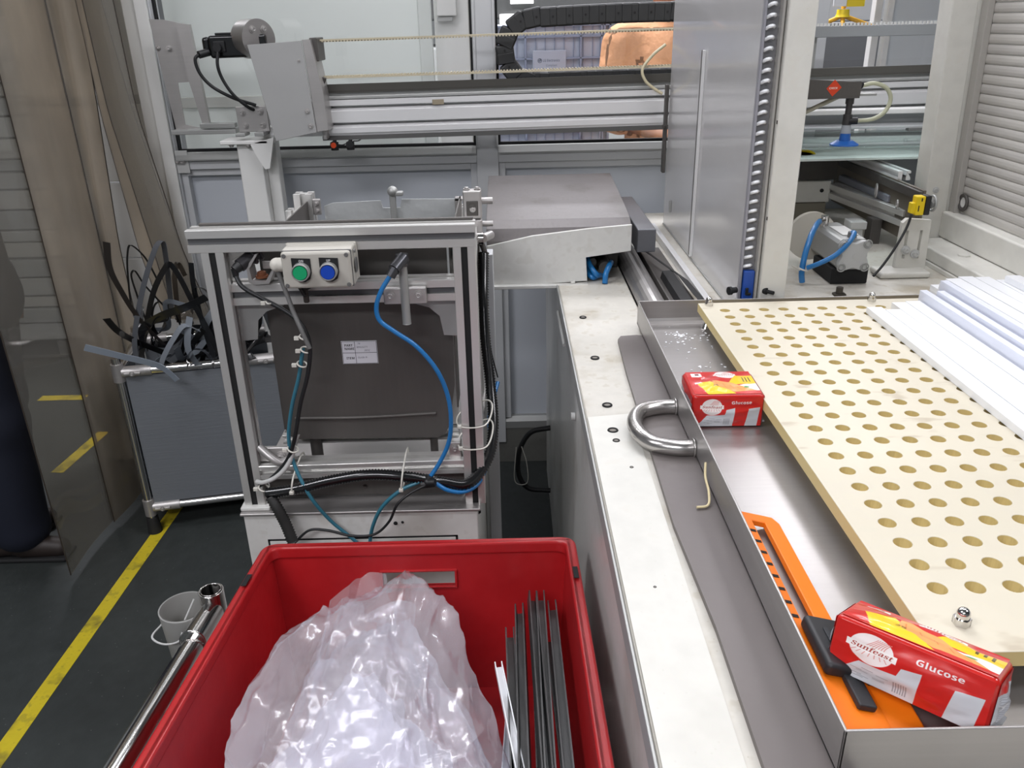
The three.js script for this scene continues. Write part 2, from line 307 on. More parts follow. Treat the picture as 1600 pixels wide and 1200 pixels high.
{ // blue grey pallet container
  const x0 = -0.16, x1 = 0.51, y0 = 0.62, y1 = 1.573, z = -4.2;
  const t = thing('pallet_box', 'pale blue ribbed plastic pallet box with a printed plate behind the window', 'plastic box', [0.175, 0, z - 0.3]);
  part(t, 'shell', [bx(x0, x1, y0, y1, z - 0.9, z - 0.02, 0.006)], mat.bluegrey);
  const rib = M(0x8e98b4, 0.5), big = [], small = [];
  for (const x of [x0, 0.105, 0.37 - 0.003, 0.465, 0.478, x1 - 0.006]) big.push(bx(x - 0.005, x + 0.005, y0, y1, z - 0.02, z + 0.012, 0.001));
  for (const y of [y0 + 0.01, 0.79, 0.95, 1.09, 1.16, 1.29, 1.365, 1.425, 1.52, y1 - 0.005]) big.push(bx(x0, x1, y - 0.004, y + 0.004, z - 0.02, z + 0.012, 0.001));
  for (let x = x0 + 0.045; x < x1; x += 0.045) small.push(bx(x - 0.002, x + 0.002, y0, y1, z - 0.02, z - 0.012, 0));
  part(t, 'rib_grid', big, rib); part(t, 'fine_ribs', small, rib);
  part(t, 'foot', [bx(x0, x0 + 0.15, 0, y0, z - 0.9, z - 0.02, 0.004), bx(x1 - 0.15, x1, 0, y0, z - 0.9, z - 0.02, 0.004)], mat.bluegrey);
  const pl = part(t, 'name_plate', [bx(0.139, 0.298, 1.355, 1.461, z + 0.004, z + 0.016, 0.002)], M(0xb3bacd, 0.5));
  part(pl, 'print', [plane(0.155, 0.1, [0.2185, 1.408, z + 0.0165])], printMat(620, 400, (x, w, h) => {
    x.fillStyle = '#b6bdd0'; x.fillRect(0, 0, w, h); x.fillStyle = '#4c5468'; x.beginPath(); x.arc(125, 165, 42, 0, 7); x.fill();
    x.strokeStyle = '#b6bdd0'; x.lineWidth = 7; x.beginPath(); x.arc(125, 165, 28, -0.2, 4.6); x.stroke(); x.beginPath(); x.moveTo(125, 140); x.lineTo(125, 180); x.lineTo(150, 180); x.stroke();
    x.fillStyle = '#596178'; x.font = 'bold 62px sans-serif'; x.fillText('LG Electronics', 185, 186, 320); x.font = '52px sans-serif'; x.fillText('Compliant', 245, 270, 210);
  }), { keepUV: true });
}
{ // yellow tripod with number signs, behind the right window
  const t = thing('signpost', 'yellow three armed hanger with number signs behind the right window', 'hanger', [1.5, 0, -4]);
  const ym = M(0xe0a818, 0.5), sy = M(0xf2d512, 0.5);
  part(t, 'hub', [cyl([1.515, 1.585, -4], [1.515, 1.608, -4], 0.028, 0.026, 20), cyl([1.515, 1.576, -4], [1.515, 1.586, -4], 0.033, 0.029, 20)], sy);
  for (const [x, z] of [[1.38, -4], [1.505, -3.95], [1.68, -4]]) part(t, 'arm', [cyl([1.515, 1.583, -4], [x, 1.527, z], 0.0095)], ym);
  part(t, 'pole', [cyl([1.515, 1.61, -4], [1.515, 4.2, -4], 0.01)], ym);
  const a = part(t, 'sign_plate', [bx(1.522, 1.6, 1.618, 1.74, -3.99, -3.982, 0.002)], sy, { label: 'yellow plate with black 34' });
  part(a, 'print', [plane(0.07, 0.1, [1.56, 1.68, -3.9815])], printMat(140, 200, (x, w, h) => { x.fillStyle = '#f2d512'; x.fillRect(0, 0, w, h); x.fillStyle = '#22231c'; x.font = 'bold 58px sans-serif'; x.fillText('34', 34, 125); }), { keepUV: true });
  const b = part(t, 'sign_plate', [bx(1.462, 1.52, 1.62, 1.74, -3.99, -3.983, 0.002)], mat.whitePlastic, { label: 'white plate with grey 04' });
  part(b, 'print', [plane(0.052, 0.1, [1.491, 1.68, -3.9825])], printMat(104, 200, (x, w, h) => { x.fillStyle = '#eef0f2'; x.fillRect(0, 0, w, h); x.fillStyle = '#6b6c80'; x.font = 'bold 66px sans-serif'; x.fillText('04', 14, 138); }), { keepUV: true });
}
{
  const t = thing('machine_cabinet', 'dark grey equipment cabinet with shelves behind the yellow hanger', 'cabinet', [1.45, 0, -4.8]);
  part(t, 'body', [bx(0.9, 2.05, 0, 1.55, -5.3, -4.6, 0.01)], M(0x6b6d70, 0.5));
  part(t, 'door', [bx(1.12, 1.62, 0.9, 1.5, -4.6, -4.58, 0.004)], M(0x5d6064, 0.5));
  part(t, 'top_box', [bx(1.1, 2.0, 1.552, 1.72, -5.2, -4.7, 0.006)], M(0xb9babb, 0.5));
  part(t, 'handle', [bx(1.18, 1.3, 1.36, 1.372, -4.58, -4.55, 0.002)], mat.lightGrey);
  const d = thing('white_door', 'white glazed door frame right of the yellow hanger', 'door', [1.9, 0, -4.2]);
  part(d, 'frame', [bx(1.74, 1.775, 0.6, 2.6, -4.25, -4.2, 0.004), bx(1.8, 1.83, 0.6, 2.6, -4.25, -4.2, 0.004), bx(1.74, 3.1, 0.56, 0.64, -4.25, -4.2, 0.004), bx(2.2, 2.25, 0.6, 2.6, -4.25, -4.2, 0.004)], mat.whitePaint);
  part(d, 'panel', [bx(1.83, 2.2, 0.64, 2.6, -4.24, -4.22, 0.002), bx(2.25, 3.1, 0.64, 2.6, -4.24, -4.22, 0.002)], M(0xd0d4d6, 0.35));
}
{
  const t = thing('hall_machine', 'pale machine enclosure with lit strip deep behind the window', 'machine', [0.5, 0, -7]);
  part(t, 'body', [bx(-1.4, 3.2, 0, 1.42, -7.6, -6.6, 0.02)], M(0xb9bcb9, 0.5));
  part(t, 'dark_band', [bx(-1.4, 3.2, 1.6, 1.9, -7.6, -6.62, 0.02)], M(0x4c4d4c, 0.6));
  part(t, 'upright', [bx(-1.4, -1.3, 1.42, 1.6, -7.6, -6.6, 0.01), bx(3.1, 3.2, 1.42, 1.6, -7.6, -6.6, 0.01), bx(1.0, 1.1, 1.42, 1.6, -7.6, -6.6, 0.01)], M(0x8b8d8c, 0.6));
  for (const [x, y] of [[-0.02, 1.565], [0.06, 1.7]]) { part(t, 'light_panel', [bx(x, x + 0.17, y, y + 0.07, -6.6, -6.58, 0.004)], M(0xffffff, 0.5, 0, { emissive: 0xffffff, emissiveIntensity: 1.6 })); const L = new THREE.RectAreaLight(0xffffff, 1.6, 0.17, 0.07); L.position.set(x + 0.085, y + 0.035, -6.57); L.lookAt(x + 0.085, y + 0.035, 0); scene.add(L); }
}
{ // person behind the window, peach shirt, arm bent across the belly
  const t = thing('person', 'person in a peach shirt standing behind the partition window with one arm bent', 'person', [0.68, 0, -3.72]);
  const cx = 0.68, z = -3.72, s = 1.86 / 1.75;
  const J = (x, y, d) => [cx + x, y * s, z + d];
  const skin = M(0xb07a58, 0.55);
  const b = [[J(0, 0.95, 0), J(0, 1.2, 0), 0.13, 0.13], [J(0, 1.2, 0), J(0, 1.38, -0.01), 0.13, 0.13], [J(-0.15, 1.42, 0), J(0.15, 1.42, 0), 0.06, 0.06], [J(0, 1.42, 0), J(0, 1.55, 0.01), 0.055, 0.05], [J(0, 1.6, 0.02), J(0, 1.68, 0.01), 0.075, 0.085],
    [J(-0.19, 1.41, 0), J(-0.22, 1.15, 0.02), 0.052, 0.043], [J(-0.22, 1.15, 0.02), J(-0.02, 1.07, 0.19), 0.042, 0.03], [J(0.19, 1.41, 0), J(0.25, 1.14, -0.02), 0.052, 0.043], [J(0.25, 1.14, -0.02), J(0.16, 1.0, 0.12), 0.042, 0.03],
    [J(-0.09, 0.93, 0), J(-0.1, 0.5, 0), 0.085, 0.06], [J(-0.1, 0.5, 0), J(-0.1, 0.08, -0.02), 0.058, 0.038], [J(0.09, 0.93, 0), J(0.1, 0.5, 0), 0.085, 0.06], [J(0.1, 0.5, 0), J(0.1, 0.08, -0.02), 0.058, 0.038],
    [J(-0.02, 1.07, 0.19), J(0.06, 1.065, 0.22), 0.032, 0.024], [J(0, 1.6, 0.09), J(0, 1.62, 0.1), 0.012, 0.01], [J(-0.085, 1.62, 0), J(-0.088, 1.65, 0), 0.014, 0.014], [J(0.085, 1.62, 0), J(0.088, 1.65, 0), 0.014, 0.014]];
  for (let k = 0; k < 5; k++) b.push([J(0.05 + (k < 1 ? -0.02 : 0), 1.085 - 0.013 * k, 0.22), J(0.11 - (k === 0 ? 0.05 : 0.006 * Math.abs(k - 2)), 1.09 - 0.015 * k + (k === 0 ? 0.03 : 0), 0.225), 0.0095, 0.0075]);
  part(t, 'body', body(b, 96, 0.025), skin);
  part(t, 'shirt', body([[J(-0.03, 0.9, 0), J(0.03, 0.9, 0), 0.165, 0.165], [J(0, 0.95, 0), J(0, 1.22, 0), 0.16, 0.155], [J(0, 1.22, 0), J(0, 1.36, -0.01), 0.155, 0.15], [J(-0.16, 1.41, 0), J(0.16, 1.41, 0), 0.078, 0.078], [J(-0.19, 1.4, 0), J(-0.225, 1.15, 0.02), 0.078, 0.07], [J(-0.225, 1.15, 0.02), J(-0.19, 1.125, 0.06), 0.066, 0.06], [J(0.19, 1.4, 0), J(0.25, 1.14, -0.02), 0.078, 0.07], [J(-0.2, 1.2, 0.06), J(0.05, 1.36, 0.13), 0.01, 0.012], [J(-0.2, 1.19, 0.07), J(0.0, 1.15, 0.15), 0.012, 0.012]], 84, 0.035), M(0xe2a577, 0.7, 0, { bumpMap: rep(T.cloud, 0.35), bumpScale: 0.02 }));
  part(t, 'trousers', body([[J(-0.05, 0.92, 0), J(0.05, 0.92, 0), 0.14, 0.14], [J(-0.09, 0.9, 0), J(-0.1, 0.5, 0), 0.1, 0.08], [J(-0.1, 0.5, 0), J(-0.1, 0.1, -0.02), 0.08, 0.065], [J(0.09, 0.9, 0), J(0.1, 0.5, 0), 0.1, 0.08], [J(0.1, 0.5, 0), J(0.1, 0.1, -0.02), 0.08, 0.065]], 60, 0.03), M(0x2b2f3a, 0.8));
  for (const s2 of [-1, 1]) part(t, 'shoe', body([[J(0.1 * s2, 0.04, -0.05), J(0.1 * s2, 0.035, 0.13), 0.045, 0.038]], 24, 0.01), mat.black);
  part(t, 'hair', body([[J(0, 1.7, -0.02), J(0, 1.71, 0.0), 0.092, 0.088], [J(0, 1.62, -0.05), J(0, 1.68, -0.04), 0.06, 0.07]], 36, 0.02), mat.black);
}

/* ---------- left: person, curtain, stack ---------- */
{
  const t = thing('tray_stack', 'tall stack of pale grey packing trays seen through the curtain', 'stack', [-2.6, 0, -4.4]);
  const tones = [M(0xb9bdc2, 0.6), M(0xa9aeb4, 0.6), M(0xc2c4c6, 0.6)];
  let y = 0.1; for (let k = 0; k < 18; k++) { const h = [0.1, 0.085, 0.06, 0.1][k % 4]; part(t, 'tray', [bx(-3.4 + rr(-0.01, 0.01), -2.16 + rr(-0.012, 0.012) + (k > 9 ? -0.02 : 0), y, y + h - 0.008, -4.9, -4.1 + rr(-0.012, 0.012), 0.006), bx(-3.38, -2.2, y - 0.008, y + 0.002, -4.88, -4.13, 0)], tones[k % 3]); y += h; }
  part(t, 'pallet', [bx(-3.4, -2.15, 0, 0.02, -4.9, -4.1, 0.003), bx(-3.4, -3.2, 0.02, 0.09, -4.9, -4.1, 0.003), bx(-2.4, -2.2, 0.02, 0.09, -4.9, -4.1, 0.003)], mat.grey);
}
{
  const t = thing('person', 'person in navy trousers and dark shoes standing behind the plastic curtain', 'person', [-1.66, 0, -2.4]);
  const o = [-1.625, 0, -2.38];
  const J = (f, y, l) => [o[0] + f, y, o[2] + l]; // f forward (+x), l to his right (+z)
  const skin = M(0x8d6047, 0.55), navy = M(0x151a2b, 0.75), top = M(0x3d4046, 0.8);
  const b = [[J(-0.02, 0.98, 0), J(-0.02, 1.2, 0), 0.115, 0.12], [J(-0.02, 1.2, 0), J(-0.03, 1.36, 0), 0.12, 0.12], [J(-0.03, 1.4, -0.15), J(-0.03, 1.4, 0.15), 0.055, 0.055], [J(-0.03, 1.4, 0), J(0, 1.52, 0), 0.055, 0.05], [J(0.02, 1.57, 0), J(0, 1.64, 0), 0.075, 0.085], [J(0.09, 1.58, 0), J(0.105, 1.595, 0), 0.012, 0.011],
    [J(-0.03, 1.39, 0.18), J(-0.06, 1.13, 0.2), 0.05, 0.042], [J(-0.06, 1.13, 0.2), J(-0.01, 0.88, 0.2), 0.04, 0.028], [J(-0.03, 1.39, -0.18), J(-0.06, 1.13, -0.2), 0.05, 0.042], [J(-0.06, 1.13, -0.2), J(-0.01, 0.88, -0.2), 0.04, 0.028],
    [J(-0.02, 0.94, 0.09), J(0.0, 0.5, 0.09), 0.08, 0.055], [J(0, 0.5, 0.09), J(-0.04, 0.09, 0.08), 0.055, 0.038], [J(-0.02, 0.94, -0.09), J(-0.08, 0.5, -0.1), 0.08, 0.055], [J(-0.08, 0.5, -0.1), J(-0.18, 0.09, -0.1), 0.055, 0.038], [J(-0.01, 0.88, 0.2), J(0.005, 0.81, 0.2), 0.028, 0.026], [J(-0.01, 0.88, -0.2), J(0.005, 0.81, -0.2), 0.028, 0.026]];
  for (const s of [1, -1]) for (let k = 0; k < 5; k++) b.push(k ? [J(0.045 - 0.019 * k, 0.8, 0.198 * s), J(0.05 - 0.019 * k, 0.735 + 0.004 * Math.abs(k - 2), 0.186 * s), 0.0088, 0.0072] : [J(0.03, 0.84, 0.19 * s), J(0.055, 0.785, 0.178 * s), 0.0105, 0.008]);
  part(t, 'body', body(b, 96, 0.025), skin);
  part(t, 'shirt', body([[J(-0.02, 0.86, -0.04), J(-0.02, 0.86, 0.04), 0.145, 0.145], [J(-0.02, 0.92, 0), J(-0.02, 1.2, 0), 0.15, 0.145], [J(-0.02, 1.2, 0), J(-0.03, 1.34, 0), 0.145, 0.14], [J(-0.03, 1.39, -0.16), J(-0.03, 1.39, 0.16), 0.072, 0.072], [J(-0.03, 1.39, 0.18), J(-0.06, 1.13, 0.2), 0.07, 0.062], [J(-0.06, 1.13, 0.2), J(-0.015, 0.9, 0.2), 0.056, 0.044], [J(-0.03, 1.39, -0.18), J(-0.06, 1.13, -0.2), 0.07, 0.062], [J(-0.06, 1.13, -0.2), J(-0.015, 0.9, -0.2), 0.056, 0.044]], 76, 0.03), top);
  part(t, 'trousers', body([[J(-0.02, 0.9, -0.05), J(-0.02, 0.9, 0.05), 0.13, 0.13], [J(-0.01, 0.9, 0.09), J(0.02, 0.5, 0.09), 0.115, 0.1], [J(0.02, 0.5, 0.09), J(0.0, 0.12, 0.08), 0.1, 0.09], [J(-0.03, 0.17, 0.08), J(0.02, 0.1, 0.08), 0.07, 0.062], [J(-0.02, 0.9, -0.09), J(-0.07, 0.5, -0.1), 0.105, 0.085], [J(-0.07, 0.5, -0.1), J(-0.17, 0.11, -0.1), 0.085, 0.075]], 80, 0.03), navy);
  for (const [f, l] of [[-0.03, 0.09], [-0.17, -0.1]]) {
    const s = part(t, 'shoe', body([[J(f - 0.05, 0.055, l), J(f + 0.04, 0.06, l), 0.045, 0.042], [J(f + 0.04, 0.045, l), J(f + 0.15, 0.035, l), 0.042, 0.032]], 32, 0.015), mat.brown);
    part(s, 'sole', [bx(o[0] + f - 0.095, o[0] + f + 0.18, 0.001, 0.016, o[2] + l - 0.042, o[2] + l + 0.042, 0.007)], mat.rubber);
  }
  part(t, 'hair', body([[J(-0.02, 1.67, 0), J(0.01, 1.68, 0), 0.092, 0.088], [J(-0.06, 1.6, 0), J(-0.05, 1.65, 0), 0.06, 0.065]], 36, 0.02), mat.black);
}
{ // strip curtain: each strip hangs on its own from an overhead rail
  const strip = (o = {}) => M(0xffffff, 0.12, 0, { map: rep(T.tan, 0.7), transmission: 0.68, thickness: 0, ior: 1.4, bumpMap: rep(T.cloud, 0.5), bumpScale: 0.0015, ...o });
  const clear = M(0xd9d6cf, 0.08, 0, { transmission: 0.86, thickness: 0, ior: 1.4 }), cm = strip(), cm2 = strip({ transmission: 0.66 });
  const G = 'strips of the plastic curtain';
  const sheet = (path, th = 0.003, yTop = 2.7, bottom = 0.03, sway = () => [0, 0]) => { // path: plan points x,z across the strip
    const nU = 16, nV = 24, pos = [], idx = [], c = new THREE.CatmullRomCurve3(path.map(p => new THREE.Vector3(p[0], 0, p[1])));
    for (let f = 0; f < 2; f++) for (let j = 0; j <= nV; j++) for (let i = 0; i <= nU; i++) {
      const p = c.getPoint(i / nU), t = c.getTangent(i / nU), y = bottom + (yTop - bottom) * j / nV, [dx, dz] = sway(i / nU, y), off = (f ? 1 : -1) * th / 2;
      pos.push(p.x - t.z * off + dx, y, p.z + t.x * off + dz);
    }
    const N = (nU + 1) * (nV + 1), q = (a, b, cc, d) => idx.push(a, b, cc, a, cc, d);
    for (let j = 0; j < nV; j++) for (let i = 0; i < nU; i++) { const a = j * (nU + 1) + i; q(a, a + nU + 1, a + nU + 2, a + 1); q(N + a, N + a + 1, N + a + nU + 2, N + a + nU + 1); }
    for (let j = 0; j < nV; j++) for (const i of [0, nU]) { const a = j * (nU + 1) + i, b = a + nU + 1; i ? q(a, b, N + b, N + a) : q(a, N + a, N + b, b); }
    for (let i = 0; i < nU; i++) for (const j of [0, nV]) { const a = j * (nU + 1) + i, b = a + 1; j ? q(a, N + a, N + b, b) : q(a, b, N + b, N + a); }
    const edges = [0, nU].map(i => Array.from({ length: nV + 1 }, (_, j) => { const a = 3 * (j * (nU + 1) + i), b = a + 3 * N; return [(pos[a] + pos[b]) / 2, pos[a + 1], (pos[a + 2] + pos[b + 2]) / 2]; }));
    let g = new THREE.BufferGeometry(); g.setAttribute('position', new THREE.Float32BufferAttribute(pos, 3)); g.setIndex(idx); g = g.toNonIndexed(); g.computeVertexNormals(); g.setAttribute('uv', new THREE.Float32BufferAttribute(new Float32Array(g.attributes.position.count * 2), 2)); g = toCreasedNormals(g, 0.7); g.userData.edges = edges; return g;
  };
  const edgeM = M(0x3a322b, 0.5), S = (g, m, l) => { const e = g.userData.edges, t = thing('curtain_strip', l, 'strip curtain', [e[0][0][0], e[0][0][1], e[0][0][2]], G); part(t, 'film', [g], m); for (const q of e) part(t, 'edge', [tube(q, 0.0019, 40, 6)], edgeM, { label: 'dark strip edge' }); };  // thin dark tube along both sides of each strip
  S(sheet([[-1.4, -2.14], [-1.41, -2.3], [-1.4, -2.47]]), clear, 'nearest clear curtain strip in front of the navy trousers');
  S(sheet([[-1.392, -2.44], [-1.378, -2.6], [-1.392, -2.775]]), cm2, 'tan curtain strip second from the near edge of the curtain');
  const lerpY = (tab, y) => { if (y <= tab[0][0]) return tab[0][1]; for (let k = 1; k < tab.length; k++) if (y <= tab[k][0] || k === tab.length - 1) { const [a, b] = tab[k - 1], [c, d] = tab[k]; return b + (d - b) * (y - a) / (c - a); } };
  const swung = (L, R, z, wave, bottom) => sheet([[0, z], [0.5, z + wave], [1, z]].map(p => [p[0], p[1]]), 0.003, 2.7, bottom, (u, y) => { const a = lerpY(L, y), b = lerpY(R, y); return [a + (b - a) * u - u, 0]; });
  S(swung([[0.03, -1.4], [2.7, -1.4]], [[0.03, -1.33], [0.7, -1.336], [0.93, -1.338], [1.4, -1.31], [2.7, -1.25]], -2.8, 0.02, 0.03), cm2, 'tan curtain strip hanging in front of the white boards');
  S(swung([[0.66, -1.22], [0.917, -1.257], [1.33, -1.287], [1.68, -1.291], [2.7, -1.29]], [[0.66, -1.06], [0.9, -1.112], [1.365, -1.187], [1.68, -1.214], [2.7, -1.2]], -2.765, 0.012, 0.66), cm2, 'curtain strip pulled aside towards the white corner post');
  S(swung([[0.66, -1.17], [0.9, -1.2], [1.365, -1.255], [1.68, -1.262], [2.7, -1.26]], [[0.66, -1.04], [0.9, -1.1], [1.365, -1.165], [1.68, -1.17], [2.7, -1.16]], -2.745, 0.008, 0.66), clear, 'narrow curtain strip overlapping the white corner post');
  single('curtain_rail', [prof([-1.4, 2.72, -2.1], [-1.4, 2.72, -2.8], 0.03, 0.04), prof([-1.4, 2.72, -2.8], [-1.08, 2.72, -2.76], 0.03, 0.04)], mat.aluDull, 'overhead rail that carries the plastic strip curtain', 'rail');
}
/* ---------- pipe bin with strapping ---------- */
{
  const x0 = 0, x1 = 0.5, D = 0.3, top = 0.6, low = 0.1;
  const t = thing('pipe_bin', 'chrome pipe frame bin with grey plastic panels full of black strapping', 'bin', [-1.247, 0, -2.42]);
  t.rotation.y = 0.2;
  const L = { local: true }, leg = (x, z) => [cyl([x, 0.05, z], [x, top + 0.05, z], 0.014)], r = 0.014;
  for (const [x, z] of [[x0, 0], [x1, 0], [x0, -D], [x1, -D]]) { const l = part(t, 'leg', leg(x, z), mat.chrome, L); part(l, 'foot', [cyl([x, 0, z], [x, 0.06, z], 0.024, 0.019)], mat.rubber, L); }
  for (const y of [top, low]) {
    for (const z of [0, -D]) part(t, 'rail', [cyl([x0, y, z], [x1, y, z], r)], mat.chrome, L);
    for (const x of [x0, x1]) part(t, 'rail', [cyl([x, y, 0], [x, y, -D], r)], mat.chrome, L);
    for (const [x, z, s] of [[x0, 0, 1], [x1, 0, -1], [x0, -D, 1], [x1, -D, -1]]) part(t, 'joint', [cyl([x, y - 0.03, z], [x, y + 0.03, z], 0.019), cyl([x + 0.012 * s, y, z], [x + 0.1 * s, y, z], 0.018), bx(x + 0.02 * s, x + 0.07 * s, y - 0.004, y + 0.004, z + 0.012, z + 0.026, 0.002), ...bolt([x + 0.045 * s, y, z + 0.024], [0, 0, 1], 0.006, 0.005)], mat.steelDull, L);
  }
  part(t, 'panel', [bx(x0 + 0.018, x1 - 0.018, low + 0.016, top - 0.016, -0.004, 0.004, 0.001)], mat.greyPanel, L);
  part(t, 'panel', [bx(x0 + 0.018, x1 - 0.018, low + 0.016, top - 0.016, -D - 0.004, -D + 0.004, 0.001)], mat.greyPanel, L);
  part(t, 'panel', [bx(x0 - 0.004, x0 + 0.004, low + 0.016, top - 0.016, -D + 0.018, -0.018, 0.001)], mat.greyPanel, L);
  part(t, 'panel', [bx(x1 - 0.004, x1 + 0.004, low + 0.016, top - 0.016, -D + 0.018, -0.018, 0.001)], mat.greyPanel, L);
  part(t, 'base_panel', [bx(x0 + 0.01, x1 - 0.01, low + 0.004, low + 0.01, -D + 0.01, -0.01, 0.001)], mat.greyPanel, L);
}
{
  const G = 'black plastic straps in the pipe bin', sm1 = M(0x1a1b1d, 0.3, 0, { clearcoat: 0.3 }), sm2 = M(0x8d949c, 0.22, 0.3, { clearcoat: 0.6 }), sm3 = M(0x0f1012, 0.3, 0, { clearcoat: 0.4 });
  const S = (pts, w, dir, m, l, tw = 0, cat = 'strap') => single('strap', [band(pts, dir, w, 0.0009, 44, tw)], m, l, cat, G);
  S([[-1.19, 0.6, -2.44], [-1.186, 0.687, -2.44], [-1.148, 0.815, -2.45], [-1.102, 0.929, -2.465], [-1.066, 0.998, -2.48], [-1.057, 1.003, -2.49], [-1.062, 0.951, -2.507], [-1.078, 0.862, -2.529], [-1.095, 0.765, -2.55]], 0.021, [0.9, 0, 0.4], M(0x5b5e63, 0.28, 0.2, { clearcoat: 0.5 }), 'tallest black strap looping up in a pointed arch');
  S([[-1.21, 0.6, -2.5], [-1.174, 0.7, -2.5], [-1.115, 0.843, -2.493], [-1.067, 0.912, -2.486], [-1.043, 0.932, -2.479], [-1.023, 0.909, -2.471], [-0.99, 0.818, -2.464], [-0.958, 0.735, -2.457], [-0.93, 0.64, -2.45]], 0.023, [0.85, 0.3, 0.4], sm1, 'wide black strap arching beside the frame leg with a white end mark');
  S([[-1.192, 1.02, -2.42], [-1.205, 0.939, -2.43], [-1.19, 0.86, -2.44], [-1.16, 0.77, -2.45], [-1.12, 0.66, -2.5]], 0.024, [1, 0, 0.2], M(0x2b2724, 0.35), 'straight dark strap sticking up at the left of the pile', 0.3);
  S([[-1.235, 0.788, -2.4], [-1.22, 0.741, -2.42], [-1.19, 0.696, -2.45], [-1.12, 0.63, -2.5]], 0.03, [0.6, 0.6, 0.4], sm3, 'short black strap end poking out at the left corner of the bin');
  S([[-1.285, 0.722, -2.33], [-1.21, 0.683, -2.36], [-1.093, 0.64, -2.37], [-1.07, 0.622, -2.37], [-1.045, 0.588, -2.373]], 0.026, [0.1, 1, 0.35], M(0xa7b2c0, 0.18, 0.3, { clearcoat: 0.6 }), 'silvery shining strap lying across the front rail of the bin');
  S([[-1.18, 0.66, -2.47], [-1.157, 0.731, -2.46], [-1.093, 0.772, -2.455], [-1.007, 0.802, -2.45], [-0.94, 0.83, -2.46]], 0.03, [0.2, 1, 0.5], sm1, 'black strap rising to the right across the middle of the pile');
  S([[-1.12, 0.6, -2.44], [-1.103, 0.637, -2.43], [-1.055, 0.707, -2.43], [-1.018, 0.745, -2.44], [-0.98, 0.72, -2.46]], 0.02, [0.8, -0.3, 0.5], sm2, 'grey glossy strap curling up near the front rail');
  S([[-1.0, 0.77, -2.45], [-1.012, 0.72, -2.44], [-1.02, 0.663, -2.44], [-1.0, 0.61, -2.44]], 0.024, [1, 0, 0.3], sm2, 'short glossy strap standing upright by the frame leg');
  S([[-1.03, 0.61, -2.44], [-1.016, 0.65, -2.42], [-0.99, 0.676, -2.41], [-0.962, 0.672, -2.41], [-0.948, 0.645, -2.42], [-0.945, 0.61, -2.43]], 0.024, [0.1, 0.2, 1], M(0x3a3d42, 0.2, 0.1, { clearcoat: 0.7 }), 'small rounded black strap loop at the front of the pile');
  const thin = (p, l) => single('strap', [band(p, [1, 0, 0.3], 0.007, 0.0009, 40)], sm3, l, 'strap', G);
  thin([[-1.2, 0.62, -2.55], [-1.236, 0.757, -2.58], [-1.234, 0.845, -2.59], [-1.224, 0.93, -2.6], [-1.208, 0.965, -2.6], [-1.172, 0.93, -2.6], [-1.13, 0.84, -2.58]], 'thin black strap in a tall loop against the white board');
  thin([[-1.18, 0.66, -2.56], [-1.21, 0.8, -2.58], [-1.214, 0.877, -2.58], [-1.203, 0.887, -2.58], [-1.18, 0.84, -2.58], [-1.12, 0.76, -2.57]], 'thin black strap in a low narrow loop behind the arch');
  thin([[-1.182, 0.62, -2.58], [-1.175, 0.735, -2.58], [-1.15, 0.778, -2.58], [-1.11, 0.765, -2.58], [-1.08, 0.68, -2.57]], 'thin black strap in a squarish loop at the back of the bin');
  S([[-1.1, 0.7, -2.6], [-1.092, 0.798, -2.6], [-1.084, 0.863, -2.6], [-1.067, 0.901, -2.6], [-1.05, 0.86, -2.6]], 0.018, [1, 0, 0.2], M(0x3b342c, 0.4), 'brownish strap bent over behind the tall arch');
  S([[-1.02, 0.76, -2.52], [-1.001, 0.823, -2.51], [-0.984, 0.85, -2.5], [-0.955, 0.84, -2.5], [-0.93, 0.78, -2.5]], 0.02, [0.6, 0.2, 0.7], sm1, 'black strap folded over near the frame leg at pile height');
  S([[-0.985, 0.93, -2.5], [-0.99, 0.86, -2.5], [-0.985, 0.75, -2.5], [-0.96, 0.62, -2.48]], 0.018, [1, 0, 0.2], sm1, 'upright black strap end beside the frame leg');
  for (let k = 0; k < 34; k++) { // the tangled rest
    const a = rr(0, 6.28), cx = -1.247 + rr(0.1, 0.4), cz = -2.56 + rr(-0.05, 0.06) - (cx + 1.247) * 0.1, y = rr(0.56, 0.74), pts = [];
    for (let i = 0; i < 5; i++) pts.push([Math.max(-1.2, Math.min(-0.79, cx + Math.cos(a + i * 0.7) * rr(0.03, 0.14))), y + Math.sin(i * 1.4 + a) * 0.06 + rr(-0.02, 0.03), cz + Math.sin(a + i * 0.8) * rr(0.02, 0.07)]);
    S(pts, rr(0.016, 0.025), [rr(-1, 1), rr(-0.5, 1), rr(-0.5, 1)], [sm1, sm3, sm3, sm2][k % 4], 'black plastic strap tangled in the heap inside the bin', rr(-1.5, 1.5));
  }
}

